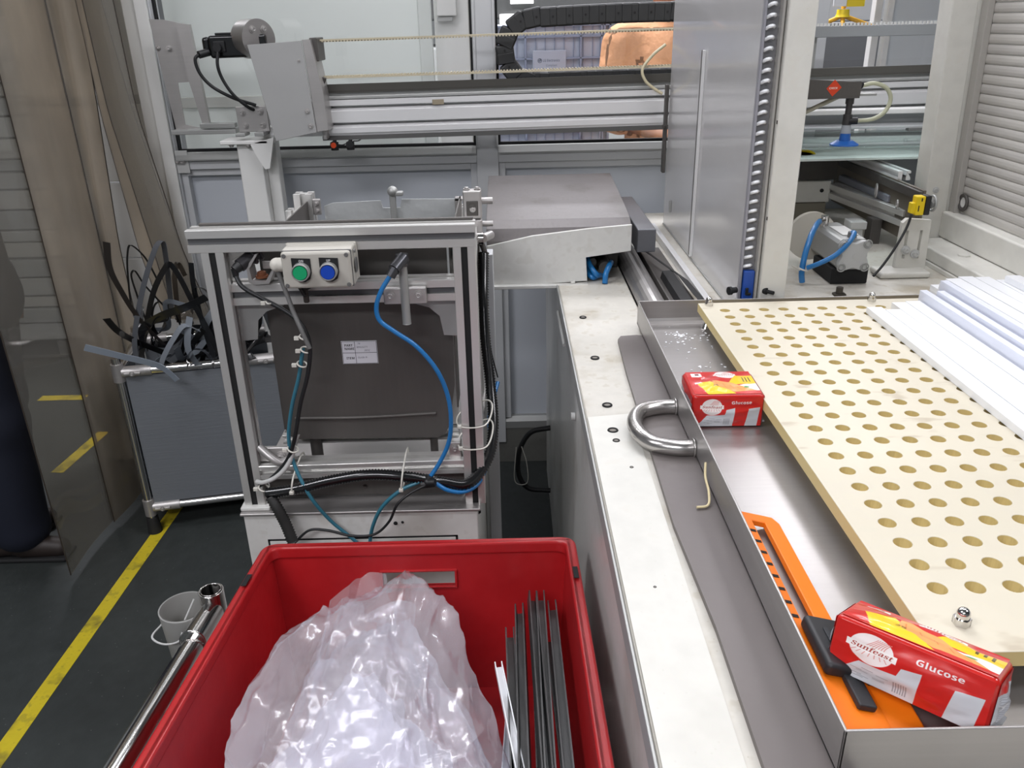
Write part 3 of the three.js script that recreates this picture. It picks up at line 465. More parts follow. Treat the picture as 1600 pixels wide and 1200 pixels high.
/* ---------- white base cabinet and front frame ---------- */
{
  const t = thing('base_cabinet', 'white painted base cabinet under the aluminium frame', 'cabinet', [-0.3, 0, -1.7]);
  part(t, 'body', [bx(-0.535, -0.072, 0, 0.716, -2.1, -1.385, 0.003)], mat.white);
  part(t, 'top_plate', [bx(-0.54, -0.066, 0.716, 0.722, -2.1, -1.38, 0.002)], mat.steelDull);
  part(t, 'door', [bx(-0.49, -0.118, 0.12, 0.655, -1.385, -1.3835, 0.0005)], mat.white);
  part(t, 'door_seam', [bx(-0.494, -0.49, 0.116, 0.659, -1.3853, -1.3842, 0), bx(-0.118, -0.114, 0.116, 0.659, -1.3853, -1.3842, 0), bx(-0.494, -0.114, 0.655, 0.659, -1.3853, -1.3842, 0)], mat.gasket);
  part(t, 'screw', [...bolt([-0.236, 0.69, -1.385], [0, 0, 1], 0.003, 0.002), ...bolt([-0.222, 0.692, -1.385], [0, 0, 1], 0.002, 0.002), ...bolt([-0.06 - 0.012, 0.69, -1.42], [1, 0, 0], 0.004, 0.004)], mat.gasket);
  single('rear_post', [bx(-0.062, -0.034, 0, 1.12, -1.85, -1.8, 0.002)], mat.partition, 'narrow grey post standing right behind the white base cabinet', 'post');
}
const FR = thing('aluminium_frame', 'slotted aluminium frame stand holding the steel chute plate', 'frame', [-0.3, 0.722, -1.42]);
{
  const F = (n, l, m = mat.alu, o) => part(FR, n, l, m, o), zc = -1.42;
  const legL = F('leg', [prof([-0.513, 0.722, zc], [-0.513, 1.241, zc])]), legR = F('leg', [prof([-0.076, 0.722, zc], [-0.076, 1.241, zc])]);
  for (const x of [-0.513, -0.076]) F('slot_cover', [bx(x - 0.0056, x + 0.0056, 0.722, 1.24, -1.408, -1.4025, 0.0005)], mat.gasket);
  F('leg', [prof([-0.5, 0.722, -1.95], [-0.5, 1.2, -1.95])]); F('leg', [prof([-0.09, 0.722, -1.95], [-0.09, 1.2, -1.95])]);
  F('top_beam', [prof([-0.553, 1.2605, zc], [-0.056, 1.2605, zc])]);
  F('back_strip', [bx(-0.54, -0.06, 1.2808, 1.285, -1.441, -1.433, 0.001)], mat.darkSteel);
  F('slot_shade', [bx(-0.552, -0.057, 1.2552, 1.2658, -1.41, -1.4045, 0)], M(0x5a5b5d, 0.5)); F('slot_shade', [bx(-0.492, -0.097, 1.1547, 1.1653, -1.422, -1.4165, 0)], M(0x505153, 0.5));  // dark strips put the shade of the beam slots into colour
  F('beam', [prof([-0.493, 1.16, zc - 0.012], [-0.096, 1.16, zc - 0.012])]);
  F('beam', [prof([-0.493, 0.802, zc], [-0.096, 0.806, zc], 0.04, 0.03)]);
  F('beam', [prof([-0.47, 0.822, -1.52], [-0.11, 0.824, -1.52], 0.04, 0.02)]);
  F('beam', [prof([-0.513, 1.22, -1.44], [-0.5, 1.16, -1.93])]); F('beam', [prof([-0.076, 1.22, -1.44], [-0.09, 1.16, -1.93])]);
  for (const s of [-1, 1]) { // sheet gussets under the middle beam
    const x = s < 0 ? -0.493 : -0.096;
    F('gusset', [ext([[x, 1.14], [x - s * 0.085, 1.14], [x - s * 0.082, 1.132], [x - s * 0.05, 1.122], [x - s * 0.032, 1.105], [x - s * 0.026, 1.068], [x, 1.066]].map(p => [p[0], p[1]]), -1.437, -1.432)], mat.aluDull);
  }
  F('foot_bracket', [tube([[-0.49, 0.855, -1.41], [-0.465, 0.835, -1.4], [-0.45, 0.825, -1.4], [-0.43, 0.83, -1.41]], 0.008, 20), bx(-0.495, -0.43, 0.818, 0.85, -1.425, -1.415, 0.003), ...bolt([-0.483, 0.842, -1.415], [0, 0, 1], 0.007), ...bolt([-0.452, 0.83, -1.415], [0, 0, 1], 0.008), ext([[-0.44, 0.82], [-0.418, 0.875], [-0.41, 0.875], [-0.43, 0.82]], -1.42, -1.4)], mat.steelDull);
  F('foot_bracket', [bx(-0.125, -0.1, 0.815, 0.855, -1.43, -1.41, 0.003), ...bolt([-0.112, 0.842, -1.41], [0, 0, 1], 0.006)], mat.steelDull);
  F('base_sheet', [bx(-0.492, -0.098, 0.7235, 0.787, -1.446, -1.44, 0.001), ...bolt([-0.3, 0.742, -1.44], [0, 0, 1], 0.004, 0.003)], mat.darkSteel);
  F('foot_plate', [bx(-0.54, -0.482, 0.7225, 0.73, -1.445, -1.39, 0.002)], mat.white);
}
{
  const t = thing('steel_chute', 'dull steel chute plate hanging inside the aluminium frame', 'chute', [-0.28, 0.82, -1.5]);
  const R = 0.03, pts = [[-0.452, 1.232], [-0.452, 0.86], [-0.445, 0.845], [-0.43, 0.838], [-0.15, 0.834], [-0.135, 0.842], [-0.125, 0.86], [-0.11, 0.95], [-0.108, 1.09], [-0.125, 1.12], [-0.112, 1.15], [-0.112, 1.232]];
  part(t, 'front_plate', [ext(pts, -1.474, -1.471, 'z')], mat.darkSteel);
  part(t, 'fold', [tube([[-0.43, 0.885, -1.4705], [-0.3, 0.884, -1.4695], [-0.15, 0.889, -1.4705]], 0.0035, 30)], mat.darkSteel);
  part(t, 'side_plate', [bx(-0.455, -0.452, 0.86, 1.232, -1.9, -1.472, 0)], mat.darkSteel); part(t, 'side_plate', [bx(-0.108, -0.105, 0.9, 1.232, -1.9, -1.472, 0)], mat.darkSteel);
  part(t, 'floor_plate', [rot(bx(-0.452, -0.108, 0.86, 0.863, -1.9, -1.474, 0), [1, 0, 0], 0.35, [-0.28, 0.86, -1.474])], mat.darkSteel);
  // bright crumpled back lip above the beam
  const lip = ext([[-0.42, 1.04], [-0.42, 1.216], [-0.4, 1.223], [-0.29, 1.226], [-0.285, 1.209], [-0.245, 1.209], [-0.241, 1.228], [-0.12, 1.226], [-0.108, 1.22], [-0.108, 1.04]], -1.903, -1.9, 'z');
  part(t, 'back_lip', [lip], M(0xe4e8e8, 0.3, 0.55, { bumpMap: rep(T.cloud, 0.3), bumpScale: 0.004 }), { label: 'bright crumpled steel lip' });
  part(t, 'strut', [cyl([-0.40, 0.76, -1.49], [-0.40, 0.84, -1.49], 0.012)], mat.darkSteel); part(t, 'strut', [cyl([-0.16, 0.76, -1.49], [-0.16, 0.836, -1.49], 0.008)], mat.darkSteel);
  const h = part(t, 'clamp', [bx(-0.267, -0.253, 1.18, 1.244, -1.898, -1.885, 0.002), ball([-0.259, 1.248, -1.89], 0.012), bx(-0.255, -0.235, 1.238, 1.248, -1.9, -1.882, 0.003)], mat.aluDull);
  part(t, 'post', [prof([-0.463, 0.9, -1.9], [-0.463, 1.247, -1.9], 0.042, 0.04)], mat.alu);
  part(t, 'hinge', [bx(-0.442, -0.424, 1.2, 1.236, -1.89, -1.882, 0.002), bx(-0.44, -0.42, 1.172, 1.186, -1.89, -1.875, 0.002), ...bolt([-0.433, 1.226, -1.882], [0, 0, 1], 0.004), ...bolt([-0.432, 1.21, -1.882], [0, 0, 1], 0.003)], mat.steelDull);
  part(t, 'bent_tab', [bx(-0.118, -0.102, 1.16, 1.232, -1.88, -1.872, 0.001), bx(-0.118, -0.098, 1.226, 1.232, -1.9, -1.872, 0.001)], mat.steelDull);
}
{
  const c = [-0.2885, 1.0225, -1.4695], t = thing('label_card', 'white PART NAME and ITEM card stuck on the steel chute plate', 'label', [c[0], 0.996, c[2]]);
  part(t, 'card', [rot(bx(-0.3225, -0.2545, 0.999, 1.046, -1.4705, -1.4697, 0), [0, 0, 1], 0.0, c)], mat.whitePlastic);
  part(t, 'print', [plane(0.067, 0.046, [-0.2885, 1.0225, -1.4694])], printMat(670, 460, (x, w, h) => {
    x.fillStyle = '#d3d3d9'; x.fillRect(0, 0, w, h); x.strokeStyle = '#3a3a44'; x.lineWidth = 9; x.strokeRect(4, 4, w - 8, h - 8);
    x.beginPath(); x.moveTo(250, 0); x.lineTo(255, h); x.moveTo(0, 236); x.lineTo(w, 236); x.stroke();
    x.fillStyle = '#17171c'; x.font = 'bold 66px sans-serif'; x.fillText('PART', 52, 105); x.fillText('NAME', 48, 175); x.fillText('ITEM', 70, 368);
    x.fillStyle = '#3b3b52'; x.font = 'italic 50px sans-serif'; x.fillText('74', 300, 66); x.fillText('MHL6271', 280, 138, 330); x.fillText('391C', 420, 208, 160); x.fillText('Guide R-', 285, 350, 300);
  }), { keepUV: true });
}
{ // push button box
  const t = thing('button_box', 'grey two button control box with green and blue push buttons', 'control box', [-0.321, 1.19, -1.39]);
  const bgm = mat.boxGrey; t.position.y += 0.007;
  part(t, 'case', [bx(-0.38, -0.262, 1.19, 1.255, -1.4, -1.352, 0.004, 2), bx(-0.382, -0.26, 1.192, 1.257, -1.4, -1.39, 0.003)], bgm);
  part(t, 'cover', [bx(-0.379, -0.263, 1.191, 1.254, -1.352, -1.340, 0.006, 3)], bgm);
  part(t, 'seam', [bx(-0.3795, -0.2625, 1.1905, 1.2545, -1.353, -1.351, 0.004)], mat.grey);
  for (const [x, y] of [[-0.373, 1.248], [-0.269, 1.248], [-0.373, 1.197], [-0.269, 1.197]]) part(t, 'screw', [cyl([x, y, -1.341], [x, y, -1.339], 0.0036), ring([x, y, -1.339], [0, 0, 1], 0.0018, 0.0005)], mat.grey);
  [['#16a068', 'ON', -0.346, 'green round push button'], ['#1546b4', 'UP', -0.3, 'blue round push button']].forEach(([c, s, x, l]) => {
    const p = part(t, 'legend_plate', [ext([[x - 0.015, 1.2445], [x + 0.0165, 1.243], [x + 0.0165, 1.219], [x + 0.013, 1.208], [x + 0.004, 1.203], [x - 0.007, 1.204], [x - 0.015, 1.214]], -1.3405, -1.3385)], mat.black);
    part(p, 'print', [plane(0.022, 0.008, [x + 0.001, 1.2395, -1.3383])], printMat(220, 80, (g, w, h) => { g.fillStyle = '#17181a'; g.fillRect(0, 0, w, h); g.fillStyle = '#c9c9c9'; g.font = 'bold 54px sans-serif'; g.fillText(s, 70, 60); }), { keepUV: true });
    const b = part(t, 'push_button', [cyl([x, 1.222, -1.3385], [x, 1.222, -1.326], 0.0122, 0.0115, 36)], M(c, 0.3, 0, { clearcoat: 0.4 }), { label: l });
    part(b, 'bezel', [cyl([x, 1.222, -1.3385], [x, 1.222, -1.3285], 0.0152, 0.0145, 36, true), ring([x, 1.222, -1.328], [0, 0, 1], 0.0136, 0.0013, 40), cyl([x, 1.222, -1.3385], [x, 1.222, -1.331], 0.0138, 0.0138, 36)], mat.aluDull);
  });
  part(t, 'cable_gland', [cyl([-0.378, 1.225, -1.372], [-0.395, 1.225, -1.372], 0.0125, 0.0125, 8), ball([-0.395, 1.225, -1.372], 0.0122)], M(0xcfccc2, 0.45));
  part(t, 'knockout', [cyl([-0.2605, 1.222, -1.375], [-0.2595, 1.222, -1.375], 0.013, 0.013, 30), cyl([-0.2605, 1.248, -1.365], [-0.258, 1.248, -1.365], 0.003)], mat.grey);
}
{ // air fitting with clamp block on the middle beam
  const t = thing('air_fitting', 'steel air nozzle rod with elbow clamped on the middle beam', 'fitting', [-0.185, 1.13, -1.39]);
  part(t, 'rod', [cyl([-0.184, 1.105, -1.395], [-0.184, 1.222, -1.395], 0.0078), cyl([-0.184, 1.105, -1.395], [-0.184, 1.112, -1.395], 0.0082, 0.006)], mat.aluDull);
  part(t, 'elbow', [cyl([-0.184, 1.212, -1.395], [-0.184, 1.232, -1.395], 0.012, 0.012, 6), cyl([-0.18, 1.228, -1.393], [-0.196, 1.212, -1.372], 0.0105), cyl([-0.194, 1.214, -1.374], [-0.203, 1.2, -1.37], 0.0085)], M(0x55565a, 0.3, 0.8));
  part(t, 'clamp_block', [bx(-0.222, -0.146, 1.141, 1.171, -1.41, -1.396, 0.002)], mat.steelDull);
  for (const [x, y] of [[-0.21, 1.158], [-0.16, 1.158], [-0.184, 1.16], [-0.184, 1.146]]) part(t, 'bolt', bolt([x, y, -1.396], [0, 0, 1], x === -0.184 ? 0.0045 : 0.0065, 0.005), mat.steelDull);
}
{ // sensor and bent bracket at the left of the frame
  const t = thing('sensor_bracket', 'bent steel bracket with rusty bolt under the top beam', 'bracket', [-0.44, 1.18, -1.42]);
  part(t, 'bracket', [ext([[-0.458, 1.185], [-0.459, 1.212], [-0.44, 1.236], [-0.436, 1.236], [-0.454, 1.21], [-0.452, 1.189], [-0.428, 1.187], [-0.41, 1.214], [-0.406, 1.216], [-0.423, 1.182], [-0.45, 1.181]], -1.44, -1.405)], mat.steelDull);
  part(t, 'bolt', [...bolt([-0.438, 1.19, -1.42], [0, 1, 0], 0.008, 0.01)], M(0x7a4a30, 0.6, 0.4), { label: 'rusty bolt head' });
  part(t, 'back_plate', [bx(-0.44, -0.41, 1.2, 1.214, -1.441, -1.438, 0.001)], mat.steelDull);
  const s = thing('proximity_sensor', 'dark round proximity sensor plugged in at the frame leg', 'sensor', [-0.47, 1.2, -1.41]);
  part(s, 'body', [cyl([-0.445, 1.232, -1.43], [-0.47, 1.216, -1.405], 0.012), ring([-0.452, 1.228, -1.423], [-0.6, -0.4, 0.6], 0.014, 0.003), ring([-0.444, 1.233, -1.43], [-0.6, -0.4, 0.6], 0.014, 0.003)], M(0x3c3b3e, 0.35, 0.5));
  part(s, 'plug', [cyl([-0.468, 1.217, -1.407], [-0.478, 1.21, -1.398], 0.0105, 0.008), cyl([-0.477, 1.212, -1.399], [-0.477, 1.198, -1.398], 0.007, 0.005)], mat.black);
}
{ // hoses, cables, conduit, ties on the frame
  const A = mat.blue, C = mat.black;
  single('air_hose', [tube([[-0.203, 1.202, -1.37], [-0.221, 1.175, -1.366], [-0.231, 1.147, -1.365], [-0.228, 1.124, -1.365], [-0.204, 1.103, -1.363], [-0.167, 1.075, -1.361], [-0.135, 1.031, -1.362], [-0.118, 0.982, -1.367], [-0.113, 0.93, -1.371], [-0.12, 0.874, -1.376], [-0.141, 0.828, -1.376], [-0.161, 0.8, -1.37]], 0.0042, 100, 10)], A, 'blue air hose curving down from the nozzle to the black connector', 'hose');
  single('air_hose', [tube([[-0.151, 0.796, -1.36], [-0.126, 0.778, -1.36], [-0.096, 0.766, -1.373], [-0.068, 0.772, -1.395], [-0.045, 0.81, -1.467], [-0.047, 0.849, -1.533], [-0.028, 0.896, -1.6]], 0.0042, 80, 10)], A, 'blue air hose looping right around the right frame leg', 'hose');
  single('air_hose', [tube([[-0.368, 1.075, -1.367], [-0.382, 1.02, -1.367], [-0.404, 0.956, -1.369], [-0.418, 0.891, -1.37], [-0.416, 0.843, -1.37], [-0.389, 0.779, -1.352], [-0.359, 0.718, -1.36], [-0.309, 0.66, -1.36], [-0.28, 0.62, -1.35]], 0.0036, 90, 10)], mat.teal, 'faded teal hose tied along the black cable on the left', 'hose');
  single('air_hose', [tube([[-0.175, 0.8, -1.36], [-0.213, 0.786, -1.352], [-0.25, 0.754, -1.35], [-0.273, 0.711, -1.355], [-0.285, 0.667, -1.36], [-0.29, 0.621, -1.355]], 0.0038, 70, 10)], mat.teal, 'faded teal hose dropping from the black connector into the crate', 'hose');
  const y = thing('hose_connector', 'black Y shaped hose connector in front of the lower beam', 'connector', [-0.163, 0.79, -1.37]);
  part(y, 'body', [cyl([-0.166, 0.792, -1.362], [-0.158, 0.806, -1.366], 0.0085), cyl([-0.176, 0.792, -1.36], [-0.15, 0.795, -1.36], 0.008), cyl([-0.162, 0.797, -1.358], [-0.148, 0.8, -1.354], 0.007), ball([-0.163, 0.796, -1.361], 0.0095)], mat.black);
  const corr = (pts, r, n) => { const c = new THREE.CatmullRomCurve3(pts.map(V), false, 'centripetal'), L = c.getLength(), seg = Math.round(L / 0.0028), rs = 14, fr = c.computeFrenetFrames(seg, false), P = [], idx = []; for (let i = 0; i <= seg; i++) { const p = c.getPointAt(i / seg), rad = r * (i % 2 ? 1 : 0.8); for (let k = 0; k <= rs; k++) { const a = k / rs * 6.2832, v = fr.normals[i].clone().multiplyScalar(Math.cos(a)).addScaledVector(fr.binormals[i], Math.sin(a)); P.push(p.x + v.x * rad, p.y + v.y * rad, p.z + v.z * rad); if (i && k) { const A2 = (i - 1) * (rs + 1) + k; idx.push(A2 - 1, A2, A2 + rs + 1, A2 - 1, A2 + rs + 1, A2 + rs); } } } const g = new THREE.BufferGeometry(); g.setAttribute('position', new THREE.Float32BufferAttribute(P, 3)); g.setIndex(idx); g.computeVertexNormals(); g.setAttribute('uv', new THREE.Float32BufferAttribute(new Float32Array(P.length / 3 * 2), 2)); return g; };
  single('conduit', [corr([[-0.473, 0.781, -1.36], [-0.42, 0.788, -1.36], [-0.343, 0.806, -1.36], [-0.269, 0.816, -1.36], [-0.2, 0.808, -1.362], [-0.138, 0.788, -1.375], [-0.09, 0.778, -1.382], [-0.05, 0.81, -1.42], [-0.038, 0.855, -1.46], [-0.042, 0.93, -1.52], [-0.05, 1.007, -1.567], [-0.052, 1.088, -1.608], [-0.05, 1.16, -1.66]], 0.0115)], mat.blackGloss, 'black corrugated conduit sagging along the lower beam and up the right leg', 'conduit');
  single('conduit', [corr([[-0.466, 0.775, -1.358], [-0.455, 0.755, -1.352], [-0.443, 0.72, -1.35], [-0.432, 0.68, -1.345]], 0.0115)], M(0x2a2a29, 0.6), 'short corrugated conduit end hanging over the white cabinet', 'conduit');
  single('cable', [tube([[-0.477, 1.2, -1.398], [-0.465, 1.185, -1.385], [-0.43, 1.165, -1.375], [-0.391, 1.144, -1.367], [-0.364, 1.123, -1.358], [-0.353, 1.087, -1.356], [-0.362, 1.032, -1.358], [-0.384, 0.969, -1.36], [-0.407, 0.889, -1.362], [-0.428, 0.845, -1.369], [-0.462, 0.808, -1.37], [-0.488, 0.792, -1.37]], 0.004, 110, 8)], C, 'black sensor cable hanging down the left half of the frame', 'cable');
  single('cable', [tube([[-0.396, 1.217, -1.372], [-0.392, 1.2, -1.372], [-0.385, 1.175, -1.37], [-0.375, 1.143, -1.362], [-0.362, 1.111, -1.352], [-0.352, 1.079, -1.35]], 0.0042, 50, 8)], mat.grey, 'grey cable dropping from the button box gland', 'cable');
  single('cable', [tube([[-0.43, 0.674, -1.35], [-0.397, 0.703, -1.348], [-0.364, 0.704, -1.345], [-0.314, 0.693, -1.34], [-0.27, 0.697, -1.338], [-0.24, 0.725, -1.338], [-0.221, 0.763, -1.338], [-0.198, 0.781, -1.345], [-0.166, 0.794, -1.355]], 0.0026, 80, 8)], C, 'thin black wire draped across the white cabinet front', 'cable');
  single('cable', [tube([[-0.41, 0.875, -1.372], [-0.425, 0.84, -1.365], [-0.45, 0.815, -1.362], [-0.478, 0.802, -1.365], [-0.492, 0.8, -1.372]], 0.0045, 40, 8)], mat.lightGrey, 'pale grey cable bent around the lower left corner of the frame', 'cable');
  single('cable', [tube([[-0.052, 1.04, -1.62], [-0.045, 1.0, -1.6], [-0.037, 0.95, -1.6], [-0.028, 0.906, -1.602]], 0.0015, 30, 6)], C, 'very thin black wire right of the frame leg', 'cable');
  const k = thing('valve_clip', 'small dark clip hanging under the button box', 'clip', [-0.36, 1.14, -1.385]);
  part(k, 'clip', [rot(bx(-0.362, -0.342, 1.175, 1.185, -1.395, -1.385, 0.002), [0, 0, 1], 0.5, [-0.352, 1.18, -1.39]), bx(-0.362, -0.352, 1.15, 1.178, -1.394, -1.386, 0.003)], M(0x2b2522, 0.5));
  part(k, 'wire', [tube([[-0.366, 1.192, -1.375], [-0.363, 1.178, -1.382], [-0.358, 1.165, -1.384]], 0.003, 16)], mat.black);
  const tie = (pts, l, r = 0.0017) => single('cable_tie', [tube(pts, r, 40, 6, true), bx(pts[0][0] - 0.004, pts[0][0] + 0.004, pts[0][1] - 0.003, pts[0][1] + 0.003, pts[0][2] - 0.003, pts[0][2] + 0.005, 0.001)], mat.tie, l, 'cable tie', 'white cable ties on the frame');
  const legTie = (yy, tilt) => [[-0.1, yy, -1.398], [-0.076, yy - 0.003, -1.396], [-0.05, yy + 0.002, -1.398], [-0.038, yy + tilt, -1.45], [-0.05, yy + tilt, -1.47], [-0.1, yy, -1.46]];
  tie(legTie(0.895, 0.02), 'upper white cable tie around the right frame leg and conduit'); tie(legTie(0.848, 0.025), 'lower white cable tie around the right frame leg and conduit');
  tie([[-0.213, 0.79, -1.346], [-0.209, 0.82, -1.35], [-0.206, 0.835, -1.43], [-0.21, 0.79, -1.446], [-0.214, 0.775, -1.4]], 'white cable tie holding the conduit at the middle of the lower beam');
  tie([[-0.42, 0.79, -1.346], [-0.416, 0.815, -1.35], [-0.412, 0.83, -1.43], [-0.418, 0.79, -1.446], [-0.422, 0.77, -1.4]], 'white cable tie holding the conduit at the left of the lower beam');
  const small = (c, R, l) => single('cable_tie', [ring(c, [0.4, 1, 0.2], R * 0.8, 0.0016), bx(c[0] - R - 0.007, c[0] - R * 0.8, c[1] - 0.004, c[1] + 0.003, c[2], c[2] + 0.006, 0.001)], mat.tie, l, 'cable tie', 'white cable ties on the frame');
  small([-0.418, 1.159, -1.371], 0.006, 'white cable tie on the black cable over the middle beam'); small([-0.361, 1.098, -1.357], 0.01, 'white cable tie joining two cables just below the middle beam'); small([-0.362, 1.072, -1.362], 0.011, 'small white cable tie low on the twin cables left of the card'); small([-0.372, 1.045, -1.362], 0.011, 'white cable tie fixing the teal hose to the black cable'); small([-0.412, 0.872, -1.366], 0.012, 'white cable tie bundling the cables near the foot bracket'); small([-0.478, 0.79, -1.365], 0.012, 'white cable tie at the bottom left corner of the frame');
}
{ // right hand linkage between frame and housing
  const t = thing('shaft_bracket', 'worn aluminium bracket and shaft coupling right of the top beam', 'bracket', [-0.072, 1.12, -1.7]);
  part(t, 'block', [bx(-0.09, -0.052, 1.225, 1.282, -1.72, -1.69, 0.003), bx(-0.09, -0.052, 1.178, 1.223, -1.715, -1.69, 0.003)], mat.steelDull);
  part(t, 'recess', [bx(-0.083, -0.059, 1.232, 1.262, -1.69, -1.687, 0.001), cyl([-0.071, 1.252, -1.687], [-0.071, 1.252, -1.684], 0.005)], mat.darkSteel);
  part(t, 'bolt', [...bolt([-0.07, 1.246, -1.686], [0, 0, 1], 0.0045, 0.004), ...bolt([-0.082, 1.283, -1.705], [0, 1, 0], 0.005, 0.004), ...bolt([-0.06, 1.283, -1.705], [0, 1, 0], 0.005, 0.004), bx(-0.074, -0.066, 1.216, 1.226, -1.69, -1.686, 0.001)], mat.steelDull);
  part(t, 'coupling', [cyl([-0.08, 1.189, -1.67], [-0.05, 1.189, -1.67], 0.0135, 0.0135, 28), ...bolt([-0.07, 1.2, -1.664], [0, 0.7, 0.7], 0.003, 0.003)], mat.chrome);
  for (const [a, b, r] of [[[-0.05, 1.189, -1.67], [-0.035, 1.189, -1.7], 0.009], [[-0.06, 1.208, -1.72], [-0.03, 1.208, -1.72], 0.006], [[-0.056, 1.25, -1.75], [-0.03, 1.25, -1.75], 0.007]]) part(t, 'shaft', [cyl(a, b, r)], mat.steelDull);
  part(t, 'stay', [bx(-0.086, -0.06, 0.95, 1.178, -1.74, -1.71, 0.003), tube([[-0.06, 1.18, -1.7], [-0.05, 1.16, -1.69], [-0.05, 1.12, -1.69], [-0.056, 1.08, -1.7]], 0.006, 20)], mat.darkSteel);
}
/* ---------- overhead linear actuator ---------- */
const TILT = 0.009;
{
  const t = thing('linear_actuator', 'long silver linear actuator with toothed belt and servo motor', 'linear actuator', [0.3, 1.27, -2.72]);
  t.rotation.z = TILT;
  // written level, the group carries the tilt: y counts from the group's base, x from 0.3
  const L = { local: true }, X0 = -0.865, X1 = 1.75, q = (pts) => pts.map(([d, y]) => [d, y]); // d: depth behind z = 0 of the group
  const Q = (n, l, m, o = {}) => part(t, n, l, m, { local: true, ...o });
  Q('rail_body', [ext([[-0.03, 0.014], [-0.03, 0.022], [-0.038, 0.022], [-0.038, 0.037], [-0.034, 0.039], [-0.028, 0.045], [0.0, 0.046], [0.0, 0.0525], [-0.038, 0.0535], [-0.038, 0.087], [-0.034, 0.089], [-0.028, 0.095], [0.0, 0.096], [0.0, 0.1025], [-0.038, 0.1035], [-0.038, 0.1195], [-0.03, 0.1205], [0.06, 0.1205], [0.06, 0.014]], X0 - 0.17, X1, 'x')], mat.aluBright);
  Q('upper_rail', [ext([[-0.034, 0.1225], [-0.034, 0.128], [-0.022, 0.131], [-0.022, 0.14], [0.05, 0.14], [0.05, 0.1225]], X0 + 0.02, X1, 'x'), cyl([X0 + 0.02, 0.1275, 0.028], [X1, 0.1275, 0.028], 0.0055)], mat.aluDull);
  Q('chain_tray', [bx(X0 + 0.02, X1, 0.1405, 0.144, -0.045, 0.03, 0), bx(X0 + 0.02, X1, 0.144, 0.166, 0.026, 0.03, 0.001)], M(0x5a5853, 0.6, 0.3));
  Q('lower_strip', [bx(X0 - 0.01, X1, 0.0, 0.0135, -0.05, 0.03, 0.001)], M(0x6e6e6c, 0.5, 0.4));
  Q('end_bracket', [bx(X0 - 0.262, X0 - 0.166, 0.036, 0.112, 0.04, 0.052, 0.002)], mat.steelDull);
  for (const [a, b] of [[-0.244, 0.094], [-0.188, 0.096], [-0.24, 0.056], [-0.186, 0.056]]) Q('bolt', bolt([X0 + a, b, 0.052], [0, 0, 1], 0.0075, 0.007), mat.steelDull);
  Q('mounting_lug', [bx(X0 - 0.265, X0 - 0.235, 0.026, 0.036, 0.03, 0.085, 0.002)], mat.aluDull); Q('mounting_lug', [bx(X0 - 0.205, X0 - 0.175, 0.026, 0.038, 0.03, 0.09, 0.002)], mat.aluDull);
  // drive plate
  const dp = Q('drive_plate', [ext([[-1.043, 0.287], [-0.885, 0.294], [-0.872, 0.036], [-0.998, 0.014]], 0.112, 0.12, 'z', [], 0.001)], M(0xb0b0af, 0.45, 0.3, { bumpMap: rep(T.cloud, 0.2), bumpScale: 0.0006 }));
  for (const [a, b] of [[-0.892, 0.098], [-0.887, 0.055], [-0.898, 0.24]]) part(dp, 'bolt', bolt([a, b, 0.12], [0, 0, 1], b > 0.2 ? 0.003 : 0.006, 0.004), mat.steelDull, L);
  Q('side_plate', [ext([[-0.884, 0.296], [-0.86, 0.296], [-0.84, 0.15], [-0.836, 0.04], [-0.872, 0.036]], 0.02, 0.112, 'z', [], 0.001)], mat.steelDull);
  Q('pulley_guard', [bx(-0.868, -0.845, 0.235, 0.3, -0.01, 0.09, 0.003), cyl([-0.856, 0.17, 0.06], [-0.846, 0.19, 0.06], 0.012)], mat.darkSteel);
  Q('end_plate', [bx(-0.864, -0.852, 0.008, 0.11, -0.04, 0.075, 0.002)], mat.steelDull);
  Q('pulley_cover', [cyl([-1.065, 0.302, 0.03], [-1.018, 0.302, 0.075], 0.055, 0.055, 48)], mat.steel);
  for (const [a, b] of [[-1.03, 0.328], [-1.004, 0.328]]) Q('bolt', bolt([a, b, a < -1.02 ? 0.087 : 0.062], [0.72, 0, 0.69], 0.008, 0.007), mat.steelDull);
  const mo = Q('motor', [bx(-1.17, -1.0, 0.252, 0.315, 0.01, 0.075, 0.008, 2), bx(-1.192, -1.168, 0.258, 0.312, 0.014, 0.07, 0.012, 2), bx(-1.15, -1.02, 0.315, 0.322, 0.02, 0.065, 0.002)], mat.blackGloss, { label: 'black servo motor' });
  part(mo, 'connector', [cyl([-1.14, 0.282, 0.075], [-1.14, 0.282, 0.096], 0.012), bx(-1.155, -1.12, 0.268, 0.3, 0.074, 0.082, 0.003), cyl([-1.175, 0.27, 0.07], [-1.198, 0.264, 0.09], 0.011)], mat.black, L);
  part(mo, 'cable', [tube([[-1.198, 0.264, 0.09], [-1.208, 0.255, 0.095], [-1.205, 0.22, 0.095], [-1.18, 0.18, 0.09], [-1.12, 0.14, 0.08], [-1.06, 0.115, 0.06]], 0.005, 50)], mat.black, L);
  part(mo, 'cable', [tube([[-1.14, 0.27, 0.092], [-1.145, 0.235, 0.098], [-1.14, 0.2, 0.095], [-1.115, 0.15, 0.09], [-1.08, 0.11, 0.07], [-1.07, 0.1, 0.045]], 0.005, 50)], mat.black, L);
  const bt = [], beltM = M(0xc4baa0, 0.6);
  for (const [yy, s] of [[0.292, -1], [0.186, 1]]) { bt.push(bx(-0.855, 0.3, yy - 0.0022, yy + 0.0022, 0.02, 0.05, 0)); for (let x = -0.85; x < 0.29; x += 0.0095) bt.push(bx(x, x + 0.005, yy + s * 0.0022, yy + s * 0.0055, 0.02, 0.05, 0)); }
  Q('toothed_belt', bt, beltM);
